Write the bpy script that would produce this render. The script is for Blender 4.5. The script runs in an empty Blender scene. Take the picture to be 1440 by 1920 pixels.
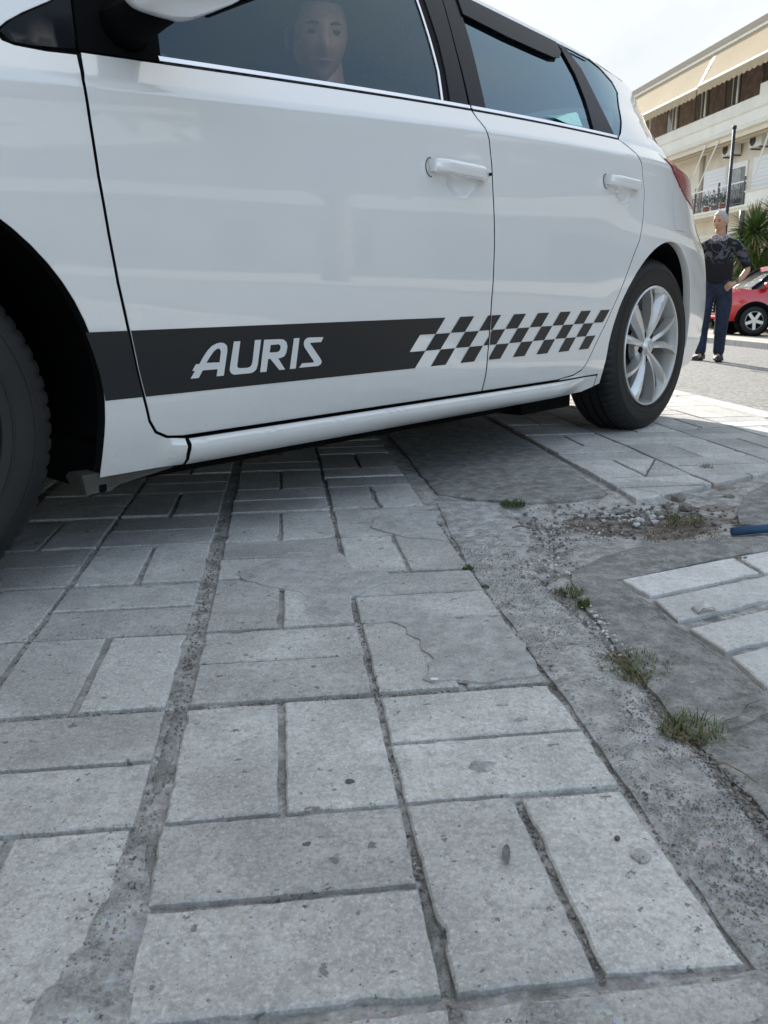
import bpy, bmesh, math, random
from mathutils import Vector, Matrix, noise
from mathutils.geometry import delaunay_2d_cdt
random.seed(7)
R = math.radians
scene = bpy.context.scene

# ---------------------------------------------------------------- camera
cam_data = bpy.data.cameras.new("camera")
camera = bpy.data.objects.new("camera", cam_data)
scene.collection.objects.link(camera)
cam_data.sensor_fit = 'VERTICAL'
cam_data.sensor_height = 36.0
cam_data.lens = 1560.0 / 1920.0 * 36.0
cam_data.clip_start = 0.02
cam_data.clip_end = 3000.0
camera.matrix_world = (Matrix.Translation((0, 0, 0.505)) @ Matrix.Rotation(R(90 - 14.6), 4, 'X')
                       @ Matrix.Rotation(R(-0.6), 4, 'Z'))
cam_data.dof.use_dof = True
cam_data.dof.focus_distance = 1.6
cam_data.dof.aperture_fstop = 18.0
scene.camera = camera
scene.render.resolution_x = 768
scene.render.resolution_y = 1024

# ---------------------------------------------------------------- world and sun
SUN_EL, SUN_AZ = 24.0, -6.0          # azimuth from +Y, positive towards +X
world = bpy.data.worlds.new("World")
scene.world = world
world.use_nodes = True
wn, wl = world.node_tree.nodes, world.node_tree.links
wn.clear()
out = wn.new('ShaderNodeOutputWorld')
bg = wn.new('ShaderNodeBackground')
sky = wn.new('ShaderNodeTexSky')
sky.sky_type = 'NISHITA'
sky.sun_disc = False
sky.sun_elevation = R(SUN_EL)
sky.sun_rotation = R(SUN_AZ)
sky.air_density = 1.0
sky.dust_density = 1.2
sky.ozone_density = 1.0
tc = wn.new('ShaderNodeTexCoord')
mp = wn.new('ShaderNodeMapping')
mp.inputs['Scale'].default_value = (2.2, 2.2, 3.6)
nz = wn.new('ShaderNodeTexNoise')
nz.inputs['Scale'].default_value = 1.5
nz.inputs['Detail'].default_value = 8
nz.inputs['Roughness'].default_value = 0.55
cr = wn.new('ShaderNodeValToRGB')
cr.color_ramp.elements[0].position = 0.30
cr.color_ramp.elements[1].position = 0.78
mixc = wn.new('ShaderNodeMixRGB')
cl = wn.new('ShaderNodeMixRGB'); cl.inputs['Color1'].default_value = (1.42, 1.52, 1.58, 1); cl.inputs['Color2'].default_value = (1.95, 1.97, 1.95, 1)
wl.new(cr.outputs['Color'], cl.inputs['Fac']); wl.new(cl.outputs['Color'], mixc.inputs['Color2'])
# haze and thin cloud thicken towards the sun
dotn = wn.new('ShaderNodeVectorMath'); dotn.operation = 'DOT_PRODUCT'
dotn.inputs[1].default_value = (math.sin(R(SUN_AZ)) * math.cos(R(SUN_EL)), math.cos(R(SUN_AZ)) * math.cos(R(SUN_EL)), math.sin(R(SUN_EL)))
nrm = wn.new('ShaderNodeVectorMath'); nrm.operation = 'NORMALIZE'
hz = wn.new('ShaderNodeMapRange'); hz.inputs['From Min'].default_value = 0.15; hz.inputs['From Max'].default_value = 0.85
hz.inputs['To Min'].default_value = 0.36; hz.inputs['To Max'].default_value = 0.975
wl.new(tc.outputs['Generated'], nrm.inputs[0]); wl.new(nrm.outputs['Vector'], dotn.inputs[0]); wl.new(dotn.outputs['Value'], hz.inputs['Value'])
sc = wn.new('ShaderNodeMath'); sc.operation = 'MULTIPLY'; sc.inputs[1].default_value = 0.45
ad = wn.new('ShaderNodeMath'); ad.operation = 'ADD'; ad.use_clamp = True
wl.new(sc.outputs[0], ad.inputs[0]); wl.new(hz.outputs[0], ad.inputs[1])
wl.new(tc.outputs['Generated'], mp.inputs['Vector'])
wl.new(mp.outputs['Vector'], nz.inputs['Vector'])
wl.new(nz.outputs['Fac'], cr.inputs['Fac'])
wl.new(cr.outputs['Color'], sc.inputs[0])
wl.new(ad.outputs[0], mixc.inputs['Fac'])
wl.new(sky.outputs['Color'], mixc.inputs['Color1'])
wl.new(mixc.outputs['Color'], bg.inputs['Color'])
bg.inputs['Strength'].default_value = 0.15
wl.new(bg.outputs['Background'], out.inputs['Surface'])

sun_data = bpy.data.lights.new("sun", 'SUN')
sun_data.energy = 2.3
sun_data.angle = R(0.6)
sun_data.color = (1.0, 0.93, 0.82)
sun = bpy.data.objects.new("sun", sun_data)
scene.collection.objects.link(sun)
sd = Vector((math.sin(R(SUN_AZ)) * math.cos(R(SUN_EL)), math.cos(R(SUN_AZ)) * math.cos(R(SUN_EL)), math.sin(R(SUN_EL))))
sun.rotation_euler = sd.to_track_quat('Z', 'Y').to_euler()
sun.location = sd * 50

scene.view_settings.view_transform = 'Standard'
scene.view_settings.look = 'None'
scene.view_settings.exposure = 2.02
scene.view_settings.gamma = 1.0
scene.view_settings.use_curve_mapping = False

# ---------------------------------------------------------------- helpers
COL = scene.collection
def link(o, parent=None):
    COL.objects.link(o)
    if parent: o.parent = parent
    return o
def tag(o, label=None, cat=None, group=None, kind=None):
    if label: o['label'] = label
    if cat: o['category'] = cat
    if group: o['group'] = group
    if kind: o['kind'] = kind
    return o
def empty(name, loc=(0, 0, 0), rz=0):
    o = bpy.data.objects.new(name, None)
    o.empty_display_size = 0.1
    o.location = loc; o.rotation_euler = (0, 0, rz)
    return link(o)
def obj(name, bm, mat, parent=None, smooth=False):
    me = bpy.data.meshes.new(name)
    bm.to_mesh(me); bm.free()
    for m in (mat if isinstance(mat, (list, tuple)) else [mat]): me.materials.append(m)
    if smooth:
        for p in me.polygons: p.use_smooth = True
    return link(bpy.data.objects.new(name, me), parent)
def shade_auto(o, ang=35):
    me = o.data
    for p in me.polygons: p.use_smooth = True
    bm = bmesh.new(); bm.from_mesh(me)
    for e in bm.edges:
        if len(e.link_faces) == 2 and e.calc_face_angle(0) > R(ang): e.smooth = False
    bm.to_mesh(me); bm.free()
    return o
def box(bm, x0, x1, y0, y1, z0, z1, M=None, mi=0):
    v = [bm.verts.new((x, y, z)) for z in (z0, z1) for y in (y0, y1) for x in (x0, x1)]
    fs = [(0, 2, 3, 1), (4, 5, 7, 6), (0, 1, 5, 4), (2, 6, 7, 3), (0, 4, 6, 2), (1, 3, 7, 5)]
    for f in fs:
        nf = bm.faces.new([v[i] for i in f]); nf.material_index = mi
    if M is not None:
        for q in v: q.co = M @ q.co
    return v
def tube(bm, pts, rad, seg=8, caps=True, mi=0):
    pts = [Vector(p) for p in pts]
    rr = rad if isinstance(rad, (list, tuple)) else [rad] * len(pts)
    rings = []
    prev = None
    for i, p in enumerate(pts):
        t = (pts[min(i + 1, len(pts) - 1)] - pts[max(i - 1, 0)]).normalized()
        a = prev if prev is not None else (Vector((0, 0, 1)) if abs(t.z) < .9 else Vector((1, 0, 0)))
        s = t.cross(a).normalized(); b = s.cross(t).normalized(); prev = b
        rings.append([bm.verts.new(p + (s * math.cos(2 * math.pi * k / seg) + b * math.sin(2 * math.pi * k / seg)) * rr[i]) for k in range(seg)])
    for r0, r1 in zip(rings, rings[1:]):
        for k in range(seg):
            f = bm.faces.new((r0[k], r0[(k + 1) % seg], r1[(k + 1) % seg], r1[k])); f.material_index = mi
    if caps:
        f = bm.faces.new(rings[0][::-1]); f.material_index = mi
        f = bm.faces.new(rings[-1]); f.material_index = mi
def lathe(bm, prof, seg, axis='Y', M=None, closed=False, mi=0, mod=None):
    # prof: (radius, along axis) ; axis Y
    rings = []
    for (r, h) in prof:
        ring = []
        for k in range(seg):
            a = 2 * math.pi * k / seg
            co = Vector((r * math.cos(a), h, r * math.sin(a)))
            if M is not None: co = M @ co
            ring.append(bm.verts.new(co))
        rings.append(ring)
    pr = list(zip(rings, rings[1:]))
    if closed: pr.append((rings[-1], rings[0]))
    for r0, r1 in pr:
        for k in range(seg):
            f = bm.faces.new((r0[k], r0[(k + 1) % seg], r1[(k + 1) % seg], r1[k])); f.material_index = mi
    return rings
def blob(bm, c, r, sub=1, jit=.25, sq=(1, 1, 1)):
    res = bmesh.ops.create_icosphere(bm, subdivisions=sub, radius=1)
    for v in res['verts']:
        k = 1 + random.uniform(-jit, jit)
        v.co = Vector((v.co.x * r * sq[0] * k, v.co.y * r * sq[1] * k, v.co.z * r * sq[2] * k)) + Vector(c)
def pip(x, y, poly):
    c = False; j = len(poly) - 1
    for i in range(len(poly)):
        xi, yi = poly[i]; xj, yj = poly[j]
        if (yi > y) != (yj > y) and x < (xj - xi) * (y - yi) / (yj - yi) + xi: c = not c
        j = i
    return c
def dens(poly, step, closed=True):
    o = []; n = len(poly)
    for i in range(n if closed else n - 1):
        a = poly[i]; b = poly[(i + 1) % n]
        L = math.hypot(b[0] - a[0], b[1] - a[1]); k = max(1, int(math.ceil(L / step)))
        for t in range(k): o.append((a[0] + (b[0] - a[0]) * t / k, a[1] + (b[1] - a[1]) * t / k))
    if not closed: o.append(poly[-1])
    return o
def area(poly):
    return sum(poly[i][0] * poly[(i + 1) % len(poly)][1] - poly[(i + 1) % len(poly)][0] * poly[i][1] for i in range(len(poly))) / 2
def inset(poly, d):
    if area(poly) < 0: poly = poly[::-1]
    n = len(poly); o = []
    for i in range(n):
        p0, p1, p2 = poly[i - 1], poly[i], poly[(i + 1) % n]
        e0 = Vector((p1[0] - p0[0], p1[1] - p0[1])); e1 = Vector((p2[0] - p1[0], p2[1] - p1[1]))
        if e0.length < 1e-9 or e1.length < 1e-9: o.append(p1); continue
        e0.normalize(); e1.normalize()
        n0 = Vector((-e0.y, e0.x)); n1 = Vector((-e1.y, e1.x))
        m = n0 + n1
        if m.length < 1e-6: o.append(p1); continue
        m.normalize(); k = d / max(.5, m.dot(n0))
        o.append((p1[0] + m.x * k, p1[1] + m.y * k))
    return o
def clip(poly, px, py, nx, ny):
    # keep side where (p-P).n >= 0
    o = []
    for i in range(len(poly)):
        a = poly[i]; b = poly[(i + 1) % len(poly)]
        da = (a[0] - px) * nx + (a[1] - py) * ny; db = (b[0] - px) * nx + (b[1] - py) * ny
        if da >= 0: o.append(a)
        if (da >= 0) != (db >= 0):
            t = da / (da - db); o.append((a[0] + (b[0] - a[0]) * t, a[1] + (b[1] - a[1]) * t))
    return o
def cdt(outline, holes, interior):
    pts = [Vector(p) for p in outline]; edges = [(i, (i + 1) % len(outline)) for i in range(len(outline))]
    for h in holes:
        s = len(pts); pts += [Vector(p) for p in h]; edges += [(s + i, s + (i + 1) % len(h)) for i in range(len(h))]
    pts += [Vector(p) for p in interior]
    vs, es, fs, *_ = delaunay_2d_cdt(pts, edges, [], 0, 1e-6)
    tri = []
    for f in fs:
        cx = sum(vs[i].x for i in f) / len(f); cy = sum(vs[i].y for i in f) / len(f)
        if pip(cx, cy, outline) and not any(pip(cx, cy, h) for h in holes): tri.append(list(f))
    return vs, tri

# ---------------------------------------------------------------- materials
def new_mat(name):
    m = bpy.data.materials.new(name); m.use_nodes = True
    return m, m.node_tree.nodes, m.node_tree.links, m.node_tree.nodes['Principled BSDF']
def plain(name, col, rough=.5, metal=0, coat=0, spec=.5, noise_amt=0, noise_scale=20, bump=0, bump_scale=60, trans=0, emit=None):
    m, n, l, b = new_mat(name)
    b.inputs['Base Color'].default_value = (*col, 1)
    b.inputs['Roughness'].default_value = rough
    b.inputs['Metallic'].default_value = metal
    b.inputs['Coat Weight'].default_value = coat
    b.inputs['Coat Roughness'].default_value = .03
    b.inputs['Specular IOR Level'].default_value = spec
    if noise_amt or bump:
        t = n.new('ShaderNodeTexCoord'); 
        nz = n.new('ShaderNodeTexNoise'); nz.inputs['Scale'].default_value = noise_scale; nz.inputs['Detail'].default_value = 6
        l.new(t.outputs['Object'], nz.inputs['Vector'])
        if noise_amt:
            r = n.new('ShaderNodeValToRGB')
            r.color_ramp.elements[0].position = .3; r.color_ramp.elements[1].position = .7
            r.color_ramp.elements[0].color = (*[c * (1 - noise_amt) for c in col], 1)
            r.color_ramp.elements[1].color = (*[min(1, c * (1 + noise_amt)) for c in col], 1)
            l.new(nz.outputs['Fac'], r.inputs['Fac']); l.new(r.outputs['Color'], b.inputs['Base Color'])
        if bump:
            nb = n.new('ShaderNodeTexNoise'); nb.inputs['Scale'].default_value = bump_scale; nb.inputs['Detail'].default_value = 5
            l.new(t.outputs['Object'], nb.inputs['Vector'])
            bp = n.new('ShaderNodeBump'); bp.inputs['Strength'].default_value = bump; bp.inputs['Distance'].default_value = .002
            l.new(nb.outputs['Fac'], bp.inputs['Height']); l.new(bp.outputs['Normal'], b.inputs['Normal'])
    return m
def glass(name, tint, refl_rough=0.0, boost=1.0):
    m, n, l, b = new_mat(name)
    n.remove(b); o = n['Material Output']
    tr = n.new('ShaderNodeBsdfTransparent'); tr.inputs['Color'].default_value = (*tint, 1)
    gl = n.new('ShaderNodeBsdfGlossy'); gl.inputs['Roughness'].default_value = refl_rough
    gl.inputs['Color'].default_value = (.62, .84, 1, 1)
    fr = n.new('ShaderNodeFresnel'); fr.inputs['IOR'].default_value = 1.65
    mu = n.new('ShaderNodeMath'); mu.operation = 'MULTIPLY'; mu.inputs[1].default_value = boost; mu.use_clamp = True
    mx = n.new('ShaderNodeMixShader')
    l.new(fr.outputs[0], mu.inputs[0]); l.new(mu.outputs[0], mx.inputs['Fac'])
    l.new(tr.outputs[0], mx.inputs[1]); l.new(gl.outputs[0], mx.inputs[2]); l.new(mx.outputs[0], o.inputs['Surface'])
    return m
def concrete(name, light, dark, pit=.5, speck=0.0, bump=.35, rand=.10, stain=.5, fine=240.0, grain=1.0, warm=(.30, .24, .20)):
    """worn concrete: big soft stains, mid mottling, dark pits, aggregate specks, fine grain relief"""
    m, n, l, b = new_mat(name)
    geo = n.new('ShaderNodeNewGeometry')
    def nse(scale, det=5, rough=.6, dist=0):
        t = n.new('ShaderNodeTexNoise'); t.inputs['Scale'].default_value = scale; t.inputs['Detail'].default_value = det
        t.inputs['Roughness'].default_value = rough; t.inputs['Distortion'].default_value = dist
        l.new(geo.outputs['Position'], t.inputs['Vector']); return t.outputs['Fac']
    def ramp(src, p0, p1, c0=(0, 0, 0, 1), c1=(1, 1, 1, 1)):
        r = n.new('ShaderNodeValToRGB'); r.color_ramp.elements[0].position = p0; r.color_ramp.elements[1].position = p1
        r.color_ramp.elements[0].color = c0; r.color_ramp.elements[1].color = c1
        l.new(src, r.inputs['Fac']); return r.outputs['Color']
    def mix(fac, c1, c2, mode='MIX'):
        x = n.new('ShaderNodeMixRGB'); x.blend_type = mode
        for s, v in (('Fac', fac), ('Color1', c1), ('Color2', c2)):
            if isinstance(v, (int, float)): x.inputs[s].default_value = v
            elif isinstance(v, tuple): x.inputs[s].default_value = (*v[:3], 1)
            else: l.new(v, x.inputs[s])
        return x.outputs['Color']
    def mul(a, k):
        x = n.new('ShaderNodeMath'); x.operation = 'MULTIPLY'; l.new(a, x.inputs[0])
        if isinstance(k, (int, float)): x.inputs[1].default_value = k
        else: l.new(k, x.inputs[1])
        return x.outputs[0]
    base = mix(ramp(nse(9, 8, .68), .34, .66), dark, light)
    base = mix(mul(ramp(nse(2.6, 6, .6, .4), .46, .70), stain), base, tuple(c * .72 for c in dark))
    base = mix(mul(ramp(nse(14, 7, .7, .3), .58, .74), .25), base, warm)
    base = mix(mul(ramp(nse(5.5, 9, .8, 1.2), .60, .70), .35 if stain else 0), base, tuple(min(1, c * k) for c, k in zip(light, (1.0, .86, .74))))
    base = mix(mul(ramp(nse(75, 5, .75), .48, .60), .42), base, tuple(c * .60 for c in dark))
    base = mix(mul(ramp(nse(fine * .9, 3, .85), .50, .64), .50 * grain), base, tuple(min(1, c * 1.32) for c in light))
    base = mix(mul(ramp(nse(fine * .75, 3, .85, .5), .53, .62), .55 * grain), base, tuple(c * .58 for c in dark))
    base = mix(mul(ramp(nse(fine * .36, 4, .8, 1.0), .57, .62), .45 * grain), base, tuple(c * .60 for c in dark))
    blo = ramp(nse(19, 7, .72, .6), .585, .615)
    base = mix(mul(blo, .34 * stain), base, tuple(c * .66 for c in dark))
    blo2 = ramp(nse(7.5, 8, .75, .8), .60, .63)
    base = mix(mul(blo2, .30 * stain), base, tuple(c * .70 for c in dark))
    pits = ramp(nse(46, 5, .6, .2), .655, .675)
    base = mix(mul(pits, pit), base, tuple(c * .55 for c in dark))
    pits2 = ramp(nse(160, 3, .6), .66, .70)
    base = mix(mul(pits2, pit), base, tuple(c * .40 for c in dark))
    if speck:
        vo = n.new('ShaderNodeTexVoronoi'); vo.inputs['Scale'].default_value = 260
        l.new(geo.outputs['Position'], vo.inputs['Vector'])
        hs = n.new('ShaderNodeHueSaturation'); hs.inputs['Saturation'].default_value = .18
        l.new(vo.outputs['Color'], hs.inputs['Color'])
        sp = mix(.5, hs.outputs['Color'], light)
        base = mix(mul(ramp(nse(30, 4), .42, .6), speck), base, mix(1.0, sp, (.95, .95, .95), 'MULTIPLY'))
    if rand:
        oi = n.new('ShaderNodeObjectInfo')
        mr = n.new('ShaderNodeMapRange'); mr.inputs['To Min'].default_value = 1 - rand; mr.inputs['To Max'].default_value = 1 + rand
        l.new(oi.outputs['Random'], mr.inputs['Value'])
        cb = n.new('ShaderNodeCombineXYZ')
        for i in range(3): l.new(mr.outputs[0], cb.inputs[i])
        base = mix(1.0, base, cb.outputs[0], 'MULTIPLY')
    l.new(base, b.inputs['Base Color'])
    b.inputs['Roughness'].default_value = .85
    b.inputs['Specular IOR Level'].default_value = .35
    h = n.new('ShaderNodeMath'); h.operation = 'ADD'
    l.new(mul(nse(fine, 4, .7), .7), h.inputs[0])
    h2 = n.new('ShaderNodeMath'); h2.operation = 'SUBTRACT'
    l.new(mul(nse(55, 5), 1.0), h2.inputs[0]); l.new(mul(pits, .8), h2.inputs[1])
    l.new(h2.outputs[0], h.inputs[1])
    bp = n.new('ShaderNodeBump'); bp.inputs['Strength'].default_value = bump; bp.inputs['Distance'].default_value = .003
    l.new(h.outputs[0], bp.inputs['Height']); l.new(bp.outputs['Normal'], b.inputs['Normal'])
    return m

M = {}
M['tile'] = concrete('paving_tile', (.655, .65, .63), (.43, .43, .42), pit=1.0, bump=.8, stain=.9, rand=.16, grain=.8)
M['white_tile'] = concrete('pale_paving_tile', (.74, .74, .73), (.58, .58, .57), pit=.6, bump=.25, stain=.3, grain=.5)
M['bed'] = concrete('joint_dirt', (.43, .42, .40), (.24, .235, .225), pit=.7, speck=.8, bump=1.0, rand=0, fine=420)
M['slab'] = concrete('rough_concrete', (.53, .53, .52), (.30, .305, .30), pit=1.0, speck=1.0, bump=1.8, rand=.04, stain=.8, grain=1.3, fine=330)
M['slab_smooth'] = concrete('smooth_concrete', (.31, .315, .30), (.17, .175, .165), pit=.7, speck=.40, bump=.9, rand=.05, fine=300, stain=.9)
M['mortar'] = concrete('spilled_mortar', (.54, .54, .53), (.37, .37, .365), pit=.7, speck=.5, bump=1.0, rand=0, fine=380)
M['kerb'] = concrete('kerb_stone', (.62, .61, .58), (.48, .475, .45), pit=.4, bump=.4, rand=.04)
M['asphalt'] = concrete('road_asphalt', (.20, .20, .195), (.12, .12, .118), pit=.3, speck=.5, bump=.8, rand=0, fine=200)
M['far_pave'] = concrete('far_paving', (.50, .47, .42), (.40, .38, .34), pit=.2, bump=.3, rand=0)
M['soil'] = concrete('soil', (.17, .14, .11), (.07, .058, .045), pit=.5, speck=.5, bump=1.0, rand=0, fine=300, warm=(.2, .14, .1))
M['pebble'] = concrete('pebble', (.34, .32, .30), (.14, .13, .12), pit=.2, bump=.4, rand=0)
M['rubble'] = plain('pale_rubble', (.52, .52, .51), .85, noise_amt=.35, noise_scale=60)
M['paper_white'] = plain('white_paper', (.88, .88, .87), .7)
M['rock'] = plain('broken_rock', (.22, .19, .165), .95, noise_amt=.35, noise_scale=30, bump=.8)
M['stain'] = concrete('dark_spot', (.17, .17, .17), (.10, .10, .10), pit=.3, bump=.5, rand=0)
M['straw'] = plain('dry_grass', (.20, .155, .09), .8, noise_amt=.4, noise_scale=90)
M['grass'] = plain('green_grass', (.075, .11, .03), .6, noise_amt=.45, noise_scale=60)
M['moss'] = plain('moss', (.05, .09, .02), .9, noise_amt=.4, noise_scale=200)
M['blue_pipe'] = plain('blue_plastic', (.02, .075, .17), .6, noise_amt=.45, noise_scale=12)

M['paint'] = plain('white_car_paint', (.74, .75, .755), .30, coat=1.0, spec=.6)
# paint_dirt: road film that thins out upwards, fine splashes, and the slightly uneven panel surface
m, n, l, b = M['paint'], M['paint'].node_tree.nodes, M['paint'].node_tree.links, M['paint'].node_tree.nodes['Principled BSDF']
b.inputs['Coat IOR'].default_value = 1.85
tcx = n.new('ShaderNodeTexCoord'); sp_ = n.new('ShaderNodeSeparateXYZ'); l.new(tcx.outputs['Object'], sp_.inputs[0])
nd = n.new('ShaderNodeTexNoise'); nd.inputs['Scale'].default_value = 6; nd.inputs['Detail'].default_value = 8; nd.inputs['Roughness'].default_value = .7
l.new(tcx.outputs['Object'], nd.inputs['Vector'])
mr_ = n.new('ShaderNodeMapRange'); mr_.inputs['From Min'].default_value = .62; mr_.inputs['From Max'].default_value = .17; mr_.inputs['To Max'].default_value = .42
l.new(sp_.outputs['Z'], mr_.inputs['Value'])
mu_ = n.new('ShaderNodeMath'); mu_.operation = 'MULTIPLY'; l.new(mr_.outputs[0], mu_.inputs[0]); l.new(nd.outputs['Fac'], mu_.inputs[1])
ns_ = n.new('ShaderNodeTexNoise'); ns_.inputs['Scale'].default_value = 130; ns_.inputs['Detail'].default_value = 3; l.new(tcx.outputs['Object'], ns_.inputs['Vector'])
rs_ = n.new('ShaderNodeValToRGB'); rs_.color_ramp.elements[0].position = .69; rs_.color_ramp.elements[1].position = .72; l.new(ns_.outputs['Fac'], rs_.inputs['Fac'])
m2_ = n.new('ShaderNodeMath'); m2_.operation = 'MULTIPLY'; l.new(rs_.outputs['Color'], m2_.inputs[0]); l.new(mr_.outputs[0], m2_.inputs[1])
a_ = n.new('ShaderNodeMath'); a_.operation = 'ADD'; a_.use_clamp = True; l.new(mu_.outputs[0], a_.inputs[0]); l.new(m2_.outputs[0], a_.inputs[1])
mxp = n.new('ShaderNodeMixRGB'); mxp.inputs['Color1'].default_value = (.74, .75, .755, 1); mxp.inputs['Color2'].default_value = (.42, .40, .36, 1)
l.new(a_.outputs[0], mxp.inputs['Fac']); l.new(mxp.outputs['Color'], b.inputs['Base Color'])
nw = n.new('ShaderNodeTexNoise'); nw.inputs['Scale'].default_value = 3.2; nw.inputs['Detail'].default_value = 2; l.new(tcx.outputs['Object'], nw.inputs['Vector'])
bw = n.new('ShaderNodeBump'); bw.inputs['Strength'].default_value = .5; bw.inputs['Distance'].default_value = .0028; l.new(nw.outputs['Fac'], bw.inputs['Height'])
l.new(bw.outputs['Normal'], b.inputs['Coat Normal'])
M['black_gloss'] = plain('black_gloss_trim', (.004, .006, .010), .2, coat=0, spec=.14)
M['rubber'] = plain('rubber_seal', (.005, .005, .006), .7, spec=.2)
M['plastic'] = plain('black_plastic', (.004, .0045, .0055), .8, spec=.05, bump=.2, bump_scale=300)
M['chrome'] = plain('bright_trim', (.75, .77, .80), .12, metal=1)
M['vinyl'] = plain('charcoal_vinyl', (.008, .0095, .012), .42)
M['vinyl_white'] = plain('white_vinyl', (.66, .675, .68), .35, coat=.3)
M['alloy'] = plain('silver_alloy', (.60, .60, .59), .34, metal=.55, coat=.5)
M['disc'] = plain('brake_disc', (.18, .17, .16), .4, metal=.9)
M['under'] = plain('underbody', (.004, .004, .004), .9, noise_amt=.3, spec=.1)
M['subframe'] = plain('dusty_subframe', (.06, .058, .05), .8, noise_amt=.3)
M['glass'] = glass('window_glass', (.97, .98, .98), boost=1.05)
M['glass_dark'] = glass('tinted_glass', (.03, .045, .055), boost=1.75)
M['lamp_red'] = plain('tail_lamp_red', (.26, .006, .012), .25, coat=.35, noise_amt=.25, noise_scale=30)
M['lamp_clear'] = plain('lamp_clear', (.55, .45, .45), .1, coat=1.0)
M['interior'] = plain('dark_interior', (.035, .037, .04), .7)
M['seat'] = plain('seat_fabric', (.04, .042, .05), .9, noise_amt=.2, noise_scale=80)
M['headliner'] = plain('headliner', (.28, .28, .27), .9)
M['paper'] = plain('pale_green_card', (.50, .86, .82), .6)
# tyre
m, n, l, b = new_mat('tyre_rubber')
b.inputs['Roughness'].default_value = .62
tcn = n.new('ShaderNodeTexCoord'); nn = n.new('ShaderNodeTexNoise'); nn.inputs['Scale'].default_value = 9; nn.inputs['Detail'].default_value = 8
l.new(tcn.outputs['Object'], nn.inputs['Vector'])
rr_ = n.new('ShaderNodeValToRGB'); rr_.color_ramp.elements[0].color = (.002, .0023, .003, 1); rr_.color_ramp.elements[1].color = (.007, .0072, .0075, 1)
rr_.color_ramp.elements[0].position = .35; rr_.color_ramp.elements[1].position = .75
l.new(nn.outputs['Fac'], rr_.inputs['Fac']); l.new(rr_.outputs['Color'], b.inputs['Base Color'])
M['tyre'] = m
M['skin'] = plain('skin', (.46, .25, .165), .5, noise_amt=.12, noise_scale=40)
M['hair_white'] = plain('white_hair', (.36, .35, .34), .7, noise_amt=.15, noise_scale=60)
M['hair_dark'] = plain('dark_hair', (.02, .016, .013), .6)
M['jeans'] = plain('blue_jeans', (.010, .018, .042), .85, noise_amt=.5, noise_scale=14)
M['scarf'] = plain('patterned_scarf', (.32, .29, .31), .9, noise_amt=.7, noise_scale=45)
M['shoe'] = plain('dark_shoe', (.015, .015, .017), .5)
M['shoe_white'] = plain('white_shoe_part', (.75, .75, .74), .5)
M['lip'] = plain('lips', (.36, .13, .11), .5)
M['eye'] = plain('eye', (.03, .02, .015), .3)
# sweater: black knit with a pale scrolled print on the chest
m, n, l, b = new_mat('black_printed_sweater')
b.inputs['Roughness'].default_value = .9
t_ = n.new('ShaderNodeTexCoord')
w_ = n.new('ShaderNodeTexNoise'); w_.inputs['Scale'].default_value = 9; w_.inputs['Detail'].default_value = 3; w_.inputs['Distortion'].default_value = 1.8
l.new(t_.outputs['Object'], w_.inputs['Vector'])
r1_ = n.new('ShaderNodeValToRGB'); r1_.color_ramp.elements[0].position = .49; r1_.color_ramp.elements[1].position = .52
l.new(w_.outputs['Fac'], r1_.inputs['Fac'])
sx_ = n.new('ShaderNodeSeparateXYZ'); l.new(t_.outputs['Object'], sx_.inputs[0])
r2_ = n.new('ShaderNodeMapRange'); r2_.inputs['From Min'].default_value = 1.14; r2_.inputs['From Max'].default_value = 1.22
l.new(sx_.outputs['Z'], r2_.inputs['Value'])
mm_ = n.new('ShaderNodeMath'); mm_.operation = 'MULTIPLY'; l.new(r1_.outputs['Color'], mm_.inputs[0]); l.new(r2_.outputs[0], mm_.inputs[1])
x_ = n.new('ShaderNodeMixRGB'); x_.inputs['Color1'].default_value = (.004, .004, .007, 1); x_.inputs['Color2'].default_value = (.075, .075, .09, 1)
l.new(mm_.outputs[0], x_.inputs['Fac']); l.new(x_.outputs['Color'], b.inputs['Base Color'])
M['sweater'] = m
M['driver_shirt'] = plain('dark_shirt', (.10, .10, .12), .9)

M['wall'] = plain('cream_render', (.66, .60, .50), .9, noise_amt=.08, noise_scale=1.5)
M['wall_white'] = plain('pale_render', (.70, .68, .62), .9, noise_amt=.06, noise_scale=2)
M['tan_wall'] = plain('tan_render', (.27, .25, .22), .9, noise_amt=.15, noise_scale=1.2)
M['brown'] = plain('brown_wall', (.17, .125, .10), .85, noise_amt=.35, noise_scale=4)
M['fabric'] = plain('awning_fabric', (.37, .295, .19), .9, noise_amt=.05, noise_scale=6)
M['white_metal'] = plain('white_painted_metal', (.75, .74, .71), .4)
M['roof_edge'] = plain('roof_edge', (.36, .31, .25), .8, noise_amt=.15)
M['shutter'] = plain('white_shutter', (.72, .73, .73), .6)
M['win_dark'] = plain('window_dark', (.05, .055, .06), .1, coat=.6)
M['curtain'] = plain('grey_curtain', (.34, .34, .33), .8, noise_amt=.2, noise_scale=6)
M['iron'] = plain('grey_iron', (.10, .10, .10), .5, metal=.3)
M['ac'] = plain('ac_casing', (.62, .62, .58), .5)
M['navy'] = plain('navy_pole_paint', (.008, .012, .034), .6)
M['leaf'] = plain('yucca_leaf', (.075, .13, .03), .45, noise_amt=.5, noise_scale=3)
M['leaf_dry'] = plain('yucca_dry_leaf', (.24, .18, .08), .7, noise_amt=.3, noise_scale=5)
M['trunk'] = plain('palm_trunk', (.12, .09, .06), .95, noise_amt=.4, noise_scale=14, bump=.8)
M['hedge'] = plain('hedge_leaf', (.05, .10, .02), .6, noise_amt=.5, noise_scale=6)
M['red_paint'] = plain('red_car_paint', (.50, .004, .008), .3, coat=1.0)
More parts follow.
